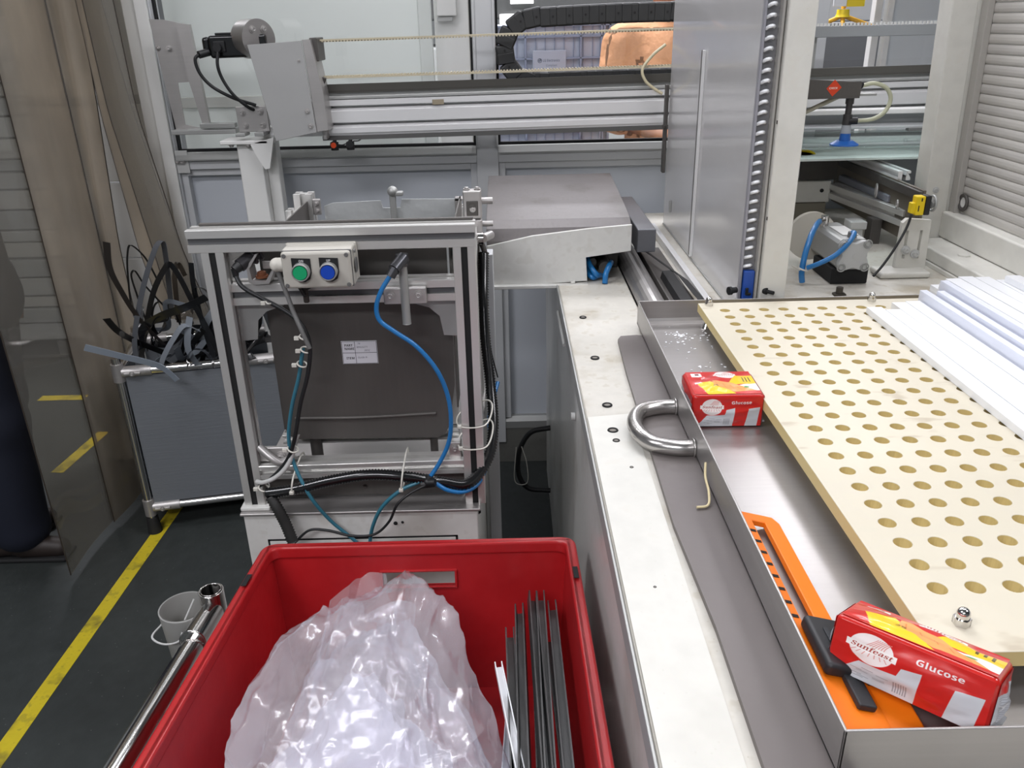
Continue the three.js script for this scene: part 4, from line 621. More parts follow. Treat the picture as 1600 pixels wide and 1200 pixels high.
  for (const x of [-0.84, -0.79]) Q('limit_sensor', [cyl([x, -0.006, 0.03], [x, -0.03, 0.03], 0.013, 0.012), cyl([x, -0.012, 0.03], [x, -0.012, 0.046], 0.011), cyl([x, 0.002, 0.02], [x, -0.008, 0.02], 0.006)], mat.black);
  Q('sensor_face', [cyl([-0.84, -0.013, 0.046], [-0.84, -0.013, 0.048], 0.0085)], M(0xd4481c, 0.4), { label: 'orange sensor face' });
  Q('sensor_wire', [tube([[-0.83, -0.012, 0.035], [-0.815, -0.014, 0.036], [-0.8, -0.01, 0.034]], 0.0018, 14), tube([[-0.78, -0.004, 0.03], [-0.762, -0.003, 0.03], [-0.752, 0.004, 0.02]], 0.0018, 14)], mat.black);
  Q('stain', [bx(-0.522, -0.486, 0.098, 0.113, 0.038, 0.0382, 0)], M(0x9a8f7a, 0.7)); 
}
{
  const t = thing('support_column', 'white painted steel column carrying the left end of the actuator', 'column', [-0.78, 0, -2.7]);
  part(t, 'post', [bx(-0.84, -0.765, 0, 1.262, -2.75, -2.66, 0.004), bx(-0.765, -0.728, 0, 1.3, -2.75, -2.7, 0.004)], mat.whitePaint);
  part(t, 'top_bracket', [bx(-0.885, -0.735, 1.262, 1.274, -2.75, -2.64, 0.003), ext([[-0.79, 1.262], [-0.715, 1.282], [-0.74, 1.188], [-0.755, 1.186], [-0.782, 1.24]], -2.652, -2.64)], mat.whitePaint);
  part(t, 'base_plate', [bx(-0.86, -0.71, 0, 0.012, -2.77, -2.63, 0.002)], mat.whitePaint);
  part(t, 'bolt', [...bolt([-0.855, 1.262, -2.66], [0, -1, 0], 0.007, 0.008), ...bolt([-0.8, 1.262, -2.65], [0, -1, 0], 0.007, 0.008)], mat.steelDull);
}
{
  const t = thing('sheet_bracket', 'grey bent sheet metal bracket fixed to the white corner post', 'bracket', [-1.02, 1.28, -2.8]);
  part(t, 'back_plate', [ext([[-1.09, 1.624], [-1.045, 1.621], [-1.0, 1.612], [-0.992, 1.44], [-1.035, 1.438], [-1.035, 1.31], [-0.99, 1.3], [-0.99, 1.288], [-1.066, 1.287]], -2.792, -2.788)], mat.steelDull);
  part(t, 'side_flange', [ext([[-1.002, 1.612], [-0.962, 1.606], [-0.95, 1.315], [-0.972, 1.315], [-0.992, 1.44]], -2.786, -2.768)], mat.steelDull);
  part(t, 'arm', [bx(-1.066, -0.86, 1.284, 1.298, -2.79, -2.74, 0.002), bx(-0.972, -0.86, 1.302, 1.317, -2.77, -2.74, 0.002)], mat.aluDull);
  part(t, 'bolt', [...bolt([-1.045, 1.54, -2.788], [0.3, 0, 1], 0.006, 0.012), ...bolt([-1.076, 1.54, -2.788], [-0.6, 0, 1], 0.005, 0.008)], mat.steelDull);
  const c = thing('corner_plate', 'small bolted joint plate on the white corner post at rail height', 'plate', [-1.085, 1.15, -2.832]);
  part(c, 'plate', [bx(-1.108, -1.066, 1.148, 1.222, -2.846, -2.842, 0.001)], mat.lightGrey); part(c, 'bolt', [...bolt([-1.1, 1.188, -2.842], [0, 0, 1], 0.007, 0.01), ...bolt([-1.085, 1.187, -2.842], [0, 0, 1], 0.008, 0.008)], mat.steelDull);
}
{ // cable chain: bottom run, bend, top run, far bend, each link a part
  const t = thing('cable_chain', 'black plastic cable chain looping above the linear actuator', 'cable chain', [0.25, 1.43, -2.802]);
  const R = 0.0925, cx = 0.1, cy = 1.51, path = [];
  for (let x = 0.62; x > cx; x -= 0.02) path.push([x, cy - R + TILT * (x - cx)]);
  for (let a = -90; a >= -270; a -= 12) path.push([cx + R * Math.cos(a * Math.PI / 180) * 1.02, cy + R * Math.sin(a * Math.PI / 180)]);
  for (let x = cx + 0.02; x < 0.53; x += 0.02) path.push([x, cy + R + 0.008 * Math.sin(Math.min(1, (x - cx) / 0.35) * 1.57)]);
  for (const [x, y] of [[0.56, 1.606], [0.6, 1.59], [0.632, 1.555], [0.645, 1.51]]) path.push([x, y]);
  const cv = new THREE.CatmullRomCurve3(path.map(p => new THREE.Vector3(p[0], p[1], 0))), nL = Math.round(cv.getLength() / 0.05), pts = cv.getSpacedPoints(nL).map(p => [p.x, p.y]);
  const link = new RoundedBoxGeometry(0.058, 0.058, 0.056, 2, 0.008), pin = cyl([0.012, 0, 0.028], [0.012, 0, 0.0295], 0.0035, 0.0035, 10), face = new RoundedBoxGeometry(0.03, 0.05, 0.004, 1, 0.0018); face.translate(-0.012, 0, 0.0285);
  const lg = geo([link, face]), pg = geo([pin]), lm = M(0x2c2d2e, 0.5);
  for (let i = 0; i < pts.length; i++) {
    const a = pts[Math.max(0, i - 1)], b = pts[Math.min(pts.length - 1, i + 1)], m = new THREE.Mesh(lg, lm); m.name = numbered('link'); m.castShadow = m.receiveShadow = true;
    m.position.set(pts[i][0] - 0.25, pts[i][1] - 1.43, 0); m.rotation.z = Math.atan2(b[1] - a[1], b[0] - a[0]); t.add(m);
    const p = new THREE.Mesh(pg, mat.gasket); p.name = numbered('pin'); m.add(p);
  }
  const c = thing('carriage', 'grey actuator carriage plate behind the sliding panel', 'carriage', [0.66, 1.27, -2.7]);
  part(c, 'plate', [bx(0.6, 0.72, 1.47, 1.56, -2.672, -2.664, 0.002), bx(0.6, 0.72, 1.28, 1.47, -2.634, -2.626, 0.002), bx(0.6, 0.72, 1.466, 1.474, -2.672, -2.63, 0.002)], mat.steelDull);
  single('air_tube', [tube([[0.49, 1.52, -2.68], [0.45, 1.49, -2.67], [0.42, 1.45, -2.66], [0.43, 1.42, -2.655], [0.46, 1.395, -2.65], [0.482, 1.382, -2.645]], 0.0045, 50)], M(0xcfc5a5, 0.4), 'cream air tube bowed beside the left edge of the sliding panel', 'tube');
  single('panel_edge_post', [bx(0.487, 0.497, 1.15, 1.41, -2.64, -2.615, 0.002), ...bolt([0.49, 1.29, -2.615], [-1, 0, 0.6], 0.006, 0.008)], mat.darkSteel, 'narrow dark edge strip at the left end of the sliding panel', 'trim');
}
{ // slotted wiring duct behind the pillar
  const x0 = 0.8, x1 = 1.5, t = thing('wiring_duct', 'grey slotted wiring duct crossing behind the cream pillar', 'wiring duct', [1.1, 1.528, -2.7]);
  part(t, 'duct', [bx(x0, x1, 1.529, 1.56, -2.72, -2.68, 0.002)], M(0x96999b, 0.5));
  const teeth = []; for (let x = x0; x < x1; x += 0.011) teeth.push(bx(x, x + 0.006, 1.56, 1.568, -2.684, -2.68, 0)); part(t, 'teeth', teeth, mat.whitePaint);
  part(t, 'stay', [bx(0.945, 0.955, 1.4, 1.529, -2.715, -2.7, 0.001), bx(1.45, 1.46, 1.4, 1.529, -2.715, -2.7, 0.001)], mat.aluDull);
}
/* ---------- machine base and tray ---------- */
{
  const t = thing('machine_table', 'long cream topped machine table with grey steel sides', 'machine', [0.9, 0, -1.5]);
  part(t, 'side', [bx(0.13, 1.7, 0, 0.965, -2.78, -0.15, 0.004)], M(0xffffff, 0.28, 0.1, { map: rep(T.white, 0.6) }));
  part(t, 'top', [bx(0.122, 1.7, 0.965, 0.99, -2.78, -0.15, 0.004)], mat.creamDirty);
  part(t, 'edge_strip', [bx(0.119, 0.1225, 0.962, 0.9915, -2.78, -0.15, 0.001)], mat.aluDull);
  part(t, 'top_plate', [ext([[0.126, 1.23], [0.2, 1.24], [0.2, 0.3], [0.126, 0.3]], 0.99, 0.9912, 'y')], M(0xffffff, 0.5, 0, { map: rep(T.cream, 0.8) }));
  for (const [x, z, r] of [[0.163, -1.73, 0.008], [0.165, -1.49, 0.009], [0.164, -1.275, 0.009], [0.162, -1.18, 0.009], [0.163, -1.145, 0.006], [0.175, -1.06, 0.003], [0.162, -0.78, 0.002]]) { const h = part(t, 'bolt_hole', [ring([x, 0.9912, z], [0, 1, 0], r * 0.8, r * 0.2, 20)], mat.gasket); part(h, 'plug', [cyl([x, 0.9902, z], [x, 0.9914, z], r * 0.62, r * 0.62, 18)], M(0x77726a, 0.6)); }
  part(t, 'side_rod', [cyl([0.121, 0.93, -1.95], [0.121, 0.93, -1.72], 0.004), cyl([0.128, 0.86, -1.5], [0.12, 0.86, -1.5], 0.008)], mat.lightGrey);
}
single('rubber_strip', [ext([[0.212, 0.35], [0.214, 0.7], [0.206, 0.9], [0.21, 1.15], [0.214, 1.4], [0.22, 1.57], [0.228, 1.588], [0.262, 1.592], [0.29, 1.58], [0.29, 0.35]], 0.9905, 0.9985, 'y')], M(0x67615f, 0.4, 0.2, { bumpMap: rep(T.cloud, 0.3), bumpScale: 0.001 }), 'dark grey packing strip lying under the left side of the steel tray', 'strip');
single('rubber_strip', [bx(0.98, 1.06, 0.9905, 0.9985, -1.6, -0.55, 0.002)], M(0x67615f, 0.5), 'dark grey packing strip under the far side of the steel tray', 'strip');
{
  const x0 = 0.272, x1 = 1.13, z0 = -1.658, z1 = -0.508, yb = 0.9995, yt = 1.05, th = 0.003;
  const t = thing('steel_tray', 'shallow stainless steel tray with a welded loop handle', 'tray', [0.7, yb, -1.08]);
  part(t, 'floor', [bx(x0, x1, yb, yb + th, z0, z1, 0)], mat.steel);
  part(t, 'wall', [bx(x0, x0 + th, yb, yt, z0, z1, 0.001)], mat.steel); part(t, 'wall', [bx(x1 - th, x1, yb, yt, z0, z1, 0.001)], mat.steel);
  part(t, 'wall', [bx(x0, x1, yb, yt, z0, z0 + th, 0.001), ext([[-z0 - 0.003, yb + 0.003], [-z0 - 0.003, yb + 0.012], [-z0 - 0.006, yb + 0.006], [-z0 - 0.014, yb + 0.003]], x0, x1, 'x')], mat.steel); part(t, 'wall', [bx(x0, x1, yb, yt, z1 - th, z1, 0.001)], mat.steel);
  part(t, 'handle', [tube([[0.273, 1.0085, -1.226], [0.245, 1.0085, -1.226], [0.212, 1.0085, -1.212], [0.196, 1.0085, -1.177], [0.197, 1.0085, -1.135], [0.213, 1.0085, -1.1], [0.246, 1.0085, -1.084], [0.273, 1.0085, -1.083]], 0.0125, 60, 18), ring([0.27, 1.0085, -1.226], [1, 0, 0], 0.0135, 0.002), ring([0.27, 1.0085, -1.083], [1, 0, 0], 0.0135, 0.002)], M(0xb9b6b3, 0.25, 0.9));
}
single('wire_scrap', [tube([[0.268, 1.03, -1.0], [0.265, 1.018, -0.985], [0.264, 1.008, -0.955], [0.258, 1.0015, -0.935], [0.243, 1.001, -0.932]], 0.0018, 30, 8)], M(0xd7c9a0, 0.5), 'curled cream wire scrap outside the tray wall below the handle', 'wire');
{
  const debris = []; for (let k = 0; k < 90; k++) { const a = rnd() * 6.28, d = rnd() * rnd(), x = 0.345 + Math.cos(a) * d * 0.07 + (rnd() < 0.25 ? 0.05 : 0), z = -1.57 + Math.sin(a) * d * 0.09 + (rnd() < 0.2 ? rr(0, 0.2) : 0), s = rr(0.0012, 0.0035); const g = new THREE.BoxGeometry(s * 1.6, 0.0008, s); g.rotateY(rnd() * 6); g.rotateX(rr(-0.3, 0.3)); g.translate(x, 1.0032 + 0.0006, z); debris.push(g); }
  const o = single('plastic_chips', debris, mat.whitePlastic, 'scatter of tiny white plastic chips in the far corner of the tray', 'chips'); o.userData.kind = 'stuff';
}
{ // perforated nylon board on standoffs
  const x0 = 0.393, x1 = 1.12, z0 = -1.632, z1 = -0.596, y0 = 1.0325, y1 = 1.0505;
  const t = thing('perforated_board', 'cream nylon board with rows of round holes', 'board', [0.75, y0, -1.1]);
  const s = new THREE.Shape([[x0, -z1], [x1, -z1], [x1, -z0], [x0, -z0]].map(p => new THREE.Vector2(...p)));
  for (let i = 0; i < 17; i++) for (let j = 0; j < 23; j++) { const cx = 0.4375 + 0.0395 * i, cz = -1.583 + 0.04055 * j; if (i > 9 + j * 0 && cx > 0.80) continue; const p = new THREE.Path(); p.absarc(cx, -cz, 0.0102, 0, Math.PI * 2, true); s.holes.push(p); }
  const g = new THREE.ExtrudeGeometry(s, { depth: y1 - y0 - 0.001, bevelEnabled: true, bevelThickness: 0.0005, bevelSize: 0.0005, bevelOffset: -0.0005, bevelSegments: 1, curveSegments: 9 });
  g.applyMatrix4(new THREE.Matrix4().set(1, 0, 0, 0, 0, 0, 1, y0 + 0.0005, 0, -1, 0, 0, 0, 0, 0, 1));
  const gn = g.toNonIndexed ? (g.index ? g.toNonIndexed() : g) : g, split = (flat) => { const P = gn.attributes.position, N = gn.attributes.normal, a = [], b = []; for (let i = 0; i < P.count; i += 3) { const f = Math.abs(N.getY(i)) > 0.3; if (f === flat) for (let k = 0; k < 3; k++) { a.push(P.getX(i + k), P.getY(i + k), P.getZ(i + k)); b.push(N.getX(i + k), N.getY(i + k), N.getZ(i + k)); } } const o = new THREE.BufferGeometry(); o.setAttribute('position', new THREE.Float32BufferAttribute(a, 3)); o.setAttribute('normal', new THREE.Float32BufferAttribute(b, 3)); o.setAttribute('uv', new THREE.Float32BufferAttribute(new Float32Array(a.length / 3 * 2), 2)); return o; };
  part(t, 'plate', [split(true)], mat.nylon); part(t, 'cut_edges', [split(false)], M(0xdcc88c, 0.5), { label: 'yellowish cut edges' });
  const nut = (x, z) => [cyl([x, y1, z], [x, y1 + 0.008, z], 0.0085, 0.0085, 6), cyl([x, y1 + 0.008, z], [x, y1 + 0.0125, z], 0.0065, 0.0065, 20), ball([x, y1 + 0.0125, z], 0.0065)];
  for (const [x, z] of [[0.412, -1.617], [0.434, -0.636], [1.09, -1.617], [1.09, -0.63], [0.75, -1.62]]) {
    const p = part(t, 'standoff', [cyl([x, 1.003, z], [x, y0, z], 0.0055), cyl([x, 1.0028, z], [x, 1.013, z], 0.013, 0.006)], mat.chrome);
    part(p, 'acorn_nut', nut(x, z), mat.chrome);
  }
}
{ // white U channel strips piled on the board, all alike in section
  const G = 'white plastic channel strips piled on the perforated board';
  const sec = (w, h, th) => [[-w / 2, 0], [-w / 2, h], [w / 2, h], [w / 2, 0], [w / 2 - th, 0], [w / 2 - th, h - th], [-w / 2 + th, h - th], [-w / 2 + th, 0]];
  const g0 = geo([ext(sec(0.029, 0.012, 0.0018), 0, 1.02, 'z', [], 0.0003)]);
  const tall = geo([ext(sec(0.014, 0.03, 0.0018), 0, 1.02, 'z', [], 0.0003)]);
  const proto = new THREE.Mesh(g0, mat.whitePlastic), protoT = new THREE.Mesh(tall, M(0xe4e8f4, 0.35, 0, { clearcoat: 0.2 })); proto.castShadow = proto.receiveShadow = protoT.castShadow = protoT.receiveShadow = true;
  const put = (p, x, y, z, yaw, label) => { const o = p.clone(); o.name = numbered('channel_strip'); o.position.set(x, y, z); o.rotation.y = yaw; scene.add(o); o.userData = { label, category: 'plastic strip', group: G }; };
  const rest = 'white plastic channel strip in the heap on the right of the perforated board', yb = 1.0508;
  const L0 = [-1.547, -1.53, -1.572, -1.578], ord = ['leftmost white channel strip lying next to the bare holes', 'white channel strip lying directly right of the leftmost one', 'third white channel strip from the left edge of the pile', 'fourth white channel strip from the left, beside the strip standing on edge'];
  L0.forEach((z, i) => put(proto, 0.7235 + 0.0302 * i, yb, z, 0.003 * Math.sin(i * 2.1), ord[i]));
  put(protoT, 0.839, yb, -1.592, 0.003, 'white strip standing on edge as the first step of the pile');
  put(protoT, 0.857, yb + 0.008, -1.56, 0.002, 'second white strip standing on edge just behind the first step');
  put(proto, 0.862, yb - 0.0004, -1.55, 0.002, 'white channel strip lying under the second strip on edge'); 
  for (let l = 0; l < 3; l++) for (let i = 0; i < 7; i++) put(proto, 0.893 + 0.0302 * i, yb + 0.0128 * l, -1.6 - 0.05 * hash(i, l, 7), 0.004 * Math.sin(i * 3.3 + l), rest);
  put(protoT, 0.875, yb + 0.0205, -1.588, 0.002, 'tall white strip on edge crowning the left side of the pile');
  [-1.6, -1.612, -1.606, -1.585, -1.6].forEach((z, i) => put(proto, 0.899 + 0.031 * i, yb + 0.0384, z, 0.005 * Math.sin(i * 1.7), ['first', 'second', 'third', 'fourth', 'fifth'][i] + ' white channel strip from the left on top of the pile'));
  put(proto, 1.0, yb + 0.0512, -1.57, 0.012, 'single white channel strip lying loose on the very top of the pile');
}
/* biscuit packs */
{
  const face = (kind) => (x, w, h) => {
    x.fillStyle = '#c8201c'; x.fillRect(0, 0, w, h);
    const badge = (cx, cy, rx, ry) => { x.save(); x.translate(cx, cy); x.fillStyle = '#f0e6e4'; x.beginPath(); x.ellipse(0, 0, rx, ry, 0, 0, 7); x.fill(); x.strokeStyle = '#d98f86'; x.lineWidth = 3; for (let k = 0; k < 7; k++) { x.beginPath(); x.moveTo(-rx * 0.9 + k * rx * 0.28, ry * 0.5); x.quadraticCurveTo(-rx * 0.2 + k * 6, -ry * 0.2, rx * 0.2 + k * rx * 0.1, -ry * 0.8); x.stroke(); } x.fillStyle = '#f4efec'; x.fillRect(-rx * 1.15, -ry * 0.22, rx * 2.3, ry * 0.46); x.fillStyle = '#a5443c'; x.font = `italic bold ${Math.round(ry * 0.42)}px serif`; x.fillText('Sunfeast', -rx * 0.95, ry * 0.14, rx * 1.9); x.restore(); };
    if (kind === 'top') {
      x.fillStyle = '#f2c811'; x.beginPath(); x.moveTo(w * 0.1, h * 0.55); x.lineTo(w * 0.3, h * 0.5); x.lineTo(w * 0.62, h * 0.98); x.lineTo(w * 0.2, h); x.closePath(); x.fill();
      x.beginPath(); x.moveTo(w * 0.72, h * 0.25); x.lineTo(w, h * 0.2); x.lineTo(w, h * 0.6); x.lineTo(w * 0.55, h * 0.65); x.closePath(); x.fill();
      x.fillStyle = '#f4f1ea'; x.beginPath(); x.moveTo(w * 0.6, h * 0.72); x.lineTo(w, h * 0.55); x.lineTo(w, h * 0.86); x.lineTo(w * 0.55, h * 0.85); x.closePath(); x.fill();
      x.fillStyle = '#eea05c'; x.beginPath(); x.moveTo(w * 0.34, h * 0.48); x.lineTo(w * 0.62, h * 0.58); x.lineTo(w * 0.95, h * 0.86); x.lineTo(w * 0.6, h * 0.93); x.lineTo(w * 0.34, h * 0.66); x.closePath(); x.fill();
      x.strokeStyle = '#d67f3c'; x.lineWidth = 5; for (let k = 0; k < 5; k++) { x.beginPath(); x.moveTo(w * (0.38 + k * 0.1), h * (0.55 + k * 0.06)); x.lineTo(w * (0.4 + k * 0.11), h * (0.72 + k * 0.04)); x.stroke(); }
      x.fillStyle = '#f6f6f4'; x.fillRect(w * 0.07, h * 0.08, w * 0.16, h * 0.15); x.fillStyle = '#6d1a18'; x.fillRect(w * 0.13, h * 0.11, w * 0.06, h * 0.08);
      x.fillStyle = '#4c9a4a'; x.beginPath(); x.ellipse(w * 0.82, h * 0.74, w * 0.04, h * 0.03, 0, 0, 7); x.fill();
      x.fillStyle = '#5b4a10'; x.font = `bold ${Math.round(h * 0.09)}px sans-serif`; x.fillText('25', w * 0.32, h * 0.72); x.fillRect(w * 0.82, h * 0.3, w * 0.02, h * 0.2); x.fillRect(w * 0.87, h * 0.29, w * 0.02, h * 0.2); x.fillRect(w * 0.92, h * 0.28, w * 0.02, h * 0.2);
      badge(w * 0.58, h * 0.2, w * 0.15, h * 0.19);
    } else if (kind === 'front') {
      x.fillStyle = '#c9ccd1'; x.beginPath(); x.moveTo(w * 0.04, h); x.lineTo(w * 0.2, h * 0.62); x.lineTo(w * 0.45, h * 0.58); x.lineTo(w * 0.47, h * 0.42); x.lineTo(w * 0.6, h * 0.36); x.lineTo(w * 0.58, h); x.closePath(); x.fill();
      x.beginPath(); x.moveTo(w * 0.8, h * 0.4); x.lineTo(w * 0.97, h * 0.36); x.lineTo(w * 0.94, h); x.lineTo(w * 0.76, h); x.closePath(); x.fill();
      x.fillStyle = '#8f9298'; for (let k = 0; k < 9; k++) { x.fillRect(w * (0.14 + rnd() * 0.2), h * (0.72 + k * 0.025), w * 0.08, 3); } for (let k = 0; k < 6; k++) x.fillRect(w * (0.44 + k * 0.016), h * 0.72, 4, h * 0.22);
      badge(w * 0.26, h * 0.33, w * 0.15, h * 0.27);
      x.fillStyle = '#e6dede'; x.font = `bold ${Math.round(h * 0.14)}px sans-serif`; x.fillText('Glucose', w * 0.54, h * 0.24, w * 0.3);
    } else { x.fillStyle = '#c3c6cc'; x.fillRect(0, h * 0.25, w, h); x.fillStyle = '#9a9da4'; for (let k = 0; k < 16; k++) x.fillRect(w * 0.08, h * (0.32 + k * 0.04), w * (0.5 + rnd() * 0.3), 3); }
  };
  const M1 = { top: printMat(512, 420, face('top'), 0.28, { clearcoat: 0.5 }), front: printMat(512, 300, face('front'), 0.28, { clearcoat: 0.5 }), end: printMat(300, 300, face('end'), 0.28, { clearcoat: 0.5 }) };
  const red = M(0xc3211c, 0.28, 0, { clearcoat: 0.5 });
  // crinkled wrapper face: a grid that bulges and wrinkles, uv 0..1
  const panel = (w, h, bulge, s) => { const g = new THREE.PlaneGeometry(w, h, 26, 20), p = g.attributes.position; for (let i = 0; i < p.count; i++) { const x = p.getX(i), y = p.getY(i), u = x / w + 0.5, v = y / h + 0.5, e = Math.min(1, Math.min(u, 1 - u, v, 1 - v) * 6), n = Math.abs(fbm(u, v, 3, 3, 3, s) - 0.5) * 2; p.setZ(i, bulge * Math.sin(Math.PI * u) * Math.sin(Math.PI * v) - e * n * bulge * 0.9); } g.computeVertexNormals(); return g; };
  const pack = (label, w, h, d, pos, euler, s) => {
    const t = thing('biscuit_pack', label, 'biscuit pack', pos); t.rotation.set(...euler, 'YXZ');
    const L = { local: true, keepUV: true }, b = s > 250 ? 0.0075 : 0.0045;
    const core = part(t, 'wrapper', [bx(-w / 2, w / 2, 0, h, -d / 2, d / 2, 0.007, 3)], red, { local: true });
    const f = (n, g, m) => part(t, n, [g], m, L);
    const top = panel(w - 0.008, d - 0.008, b, s); top.rotateX(-Math.PI / 2); top.translate(0, h + 0.0004, 0); f('top_print', top, M1.top);
    const fr = panel(w - 0.006, h - 0.006, b, s + 1); fr.translate(0, h / 2, d / 2 + 0.0004); f('front_print', fr, M1.front);
    const lf = panel(d - 0.008, h - 0.008, b, s + 2); lf.rotateY(-Math.PI / 2); lf.translate(-w / 2 - 0.0004, h / 2, 0); f('end_print', lf, M1.end);
    const rt = panel(d - 0.008, h - 0.008, b, s + 3); rt.rotateY(Math.PI / 2); rt.translate(w / 2 + 0.0004, h / 2, 0); f('end_print', rt, M1.end);
    part(t, 'seal', [bx(w / 2 - 0.002, w / 2 + 0.006, 0.004, 0.007, -d / 2 + 0.01, d / 2 - 0.01, 0.0005)], M(0xb9bcc2, 0.3, 0.3), { local: true });
    return t;
  };
  pack('small red and yellow biscuit pack lying flat on the tray near the handle', 0.112, 0.056, 0.096, [0.339, 1.0032, -1.205], [0, -0.02, 0], 201);
  pack('crumpled red biscuit pack leaning in the near corner of the tray', 0.142, 0.056, 0.062, [0.368, 1.0135, -0.588], [-0.3, -0.76, 0.03], 301);
}
{ // orange slotted tool with black block
  const t = thing('orange_tool', 'orange slotted plastic tool with black slider against the tray wall', 'tool', [0.31, 1.003, -0.72]);
  const tl = (g) => rot(g, [0, 0, 1], -0.26, [0.331, 1.0045, 0]), fr = ext([[0.2785, 0.885], [0.325, 0.885], [0.332, 0.872], [0.332, 0.53], [0.2785, 0.53]], 1.0045, 1.0125, 'y', [[[0.2935, 0.868], [0.2935, 0.68], [0.311, 0.68], [0.311, 0.868]]], 0.001);
  part(t, 'body', [tl(fr), bx(0.325, 0.365, 1.0035, 1.011, -0.6, -0.53, 0.003, 2)], mat.orange);
  for (let k = 0; k < 8; k++) part(t, 'tick', [tl(bx(0.284, 0.291, 1.0127, 1.0131, -0.845 + k * 0.0225, -0.84 + k * 0.0225, 0))], mat.gasket);
  const b = part(t, 'slider', tl([bx(0.286, 0.338, 1.0128, 1.028, -0.672, -0.598, 0.005, 2), bx(0.304, 0.322, 1.0128, 1.02, -0.6, -0.56, 0.002)]), M(0x26272a, 0.55));
  part(b, 'grip_ridge', tl([0, 1, 2].map(i => bx(0.299 + i * 0.009, 0.304 + i * 0.009, 1.0282, 1.0295, -0.652, -0.62, 0.0005))), M(0x303236, 0.6));
}
/* ---------- housing at the far end, guides, sliding panel ---------- */
{
  const t = thing('machine_hood', 'grey topped white sheet metal hood at the far end of the base', 'hood', [0.13, 0.99, -2.2]);
  const sec = [[2.0, 1.085], [1.997, 1.1], [2.01, 1.128], [2.04, 1.143], [2.12, 1.153], [2.46, 1.18], [2.46, 1.06], [2.02, 1.06]];
  part(t, 'top_cover', [ext(sec.map(p => [p[0], p[1]]), -0.052, 0.306, 'x', [], 0.001)], M(0x8a8587, 0.45, 0.15, { map: rep(T.white, 0.4), bumpMap: rep(T.cloud, 0.4), bumpScale: 0.0008 }), { label: 'dull grey brown top' });
  const fp = [[-0.051, 1.09], [-0.045, 0.987], [-0.03, 0.985], [0.197, 0.996], [0.193, 1.056], [0.304, 1.07], [0.304, 1.135], [0.2, 1.128], [0.06, 1.113]];
  part(t, 'front_plate', [ext(fp, -1.999, -1.99, 'z', [], 0.0008)], mat.white);
  part(t, 'front_lip', [bx(-0.047, 0.198, 0.9825, 0.9915, -1.998, -1.975, 0.002), bx(0.155, 0.166, 0.992, 0.999, -1.99, -1.98, 0.001)], mat.white);
  part(t, 'side_plate', [bx(-0.052, -0.047, 0.99, 1.1, -2.4, -2.0, 0.001)], mat.white);
  part(t, 'inner_block', [bx(0.06, 0.29, 0.9915, 1.055, -2.4, -2.12, 0.003), cyl([0.245, 1.02, -2.12], [0.245, 1.02, -2.02], 0.016), cyl([0.215, 1.03, -2.1], [0.215, 1.03, -2.04], 0.01)], mat.darkSteel);
}
{
  const G = 'blue air tubes under the hood';
  const A = (p, l) => single('air_hose', [tube(p, 0.007, 40)], mat.blue, l, 'hose', G);
  A([[0.262, 1.028, -2.04], [0.252, 1.03, -2.0], [0.243, 1.015, -1.985], [0.24, 0.9912, -1.98]], 'bright blue tube bending down into the base beside the hood notch');
  A([[0.2, 1.045, -2.06], [0.205, 1.03, -2.02], [0.22, 1.01, -2.0], [0.235, 1.0, -2.02]], 'upper blue tube tucked inside the hood notch');
  A([[0.195, 1.03, -2.07], [0.2, 1.012, -2.025], [0.212, 1.0, -2.005], [0.23, 0.9985, -2.03]], 'lower blue tube tucked inside the hood notch');
}
single('grey_bar', [bx(0.322, 0.368, 1.06, 1.118, -2.42, -2.01, 0.003)], M(0x707277, 0.4, 0.4), 'grey square bar running back beside the hood', 'bar');
single('rod_cover', [ext(Array.from({ length: 13 }, (_, i) => { const a = Math.PI * i / 12; return [0.326 + 0.03 * Math.cos(a), 0.992 + 0.034 * Math.sin(a)]; }).concat([[0.293, 0.992]]), -2.24, -1.664, 'z')], mat.steel, 'half round steel rod cover leading from the hood to the tray', 'cover');
{
  const t = thing('guide_channel', 'dark oily guide channel with bellows beside the rod cover', 'guide rail', [0.4, 0.99, -1.95]);
  part(t, 'channel', [bx(0.36, 0.43, 0.9908, 0.996, -2.3, -1.664, 0.001), bx(0.36, 0.364, 0.996, 1.014, -2.3, -1.664, 0.001)], mat.darkSteel);
  part(t, 'bellows', [ext([[0.382, 0.9965], [0.386, 1.014], [0.41, 1.016], [0.416, 0.9965]], -2.0, -1.665, 'z')], mat.rubber);
  part(t, 'flap', [ext([[0.366, 2.2], [0.372, 2.2], [0.43, 1.9], [0.44, 1.67], [0.425, 1.67], [0.415, 1.95]], 1.017, 1.0185, 'y')], mat.rubber);
  single('lip_rail', [bx(0.442, 0.448, 0.9908, 1.012, -2.6, -1.665, 0.001), bx(0.448, 0.47, 0.9908, 0.996, -2.6, -1.665, 0.001)], mat.aluBright, 'thin aluminium angle strip along the foot of the sliding panel', 'rail');
}
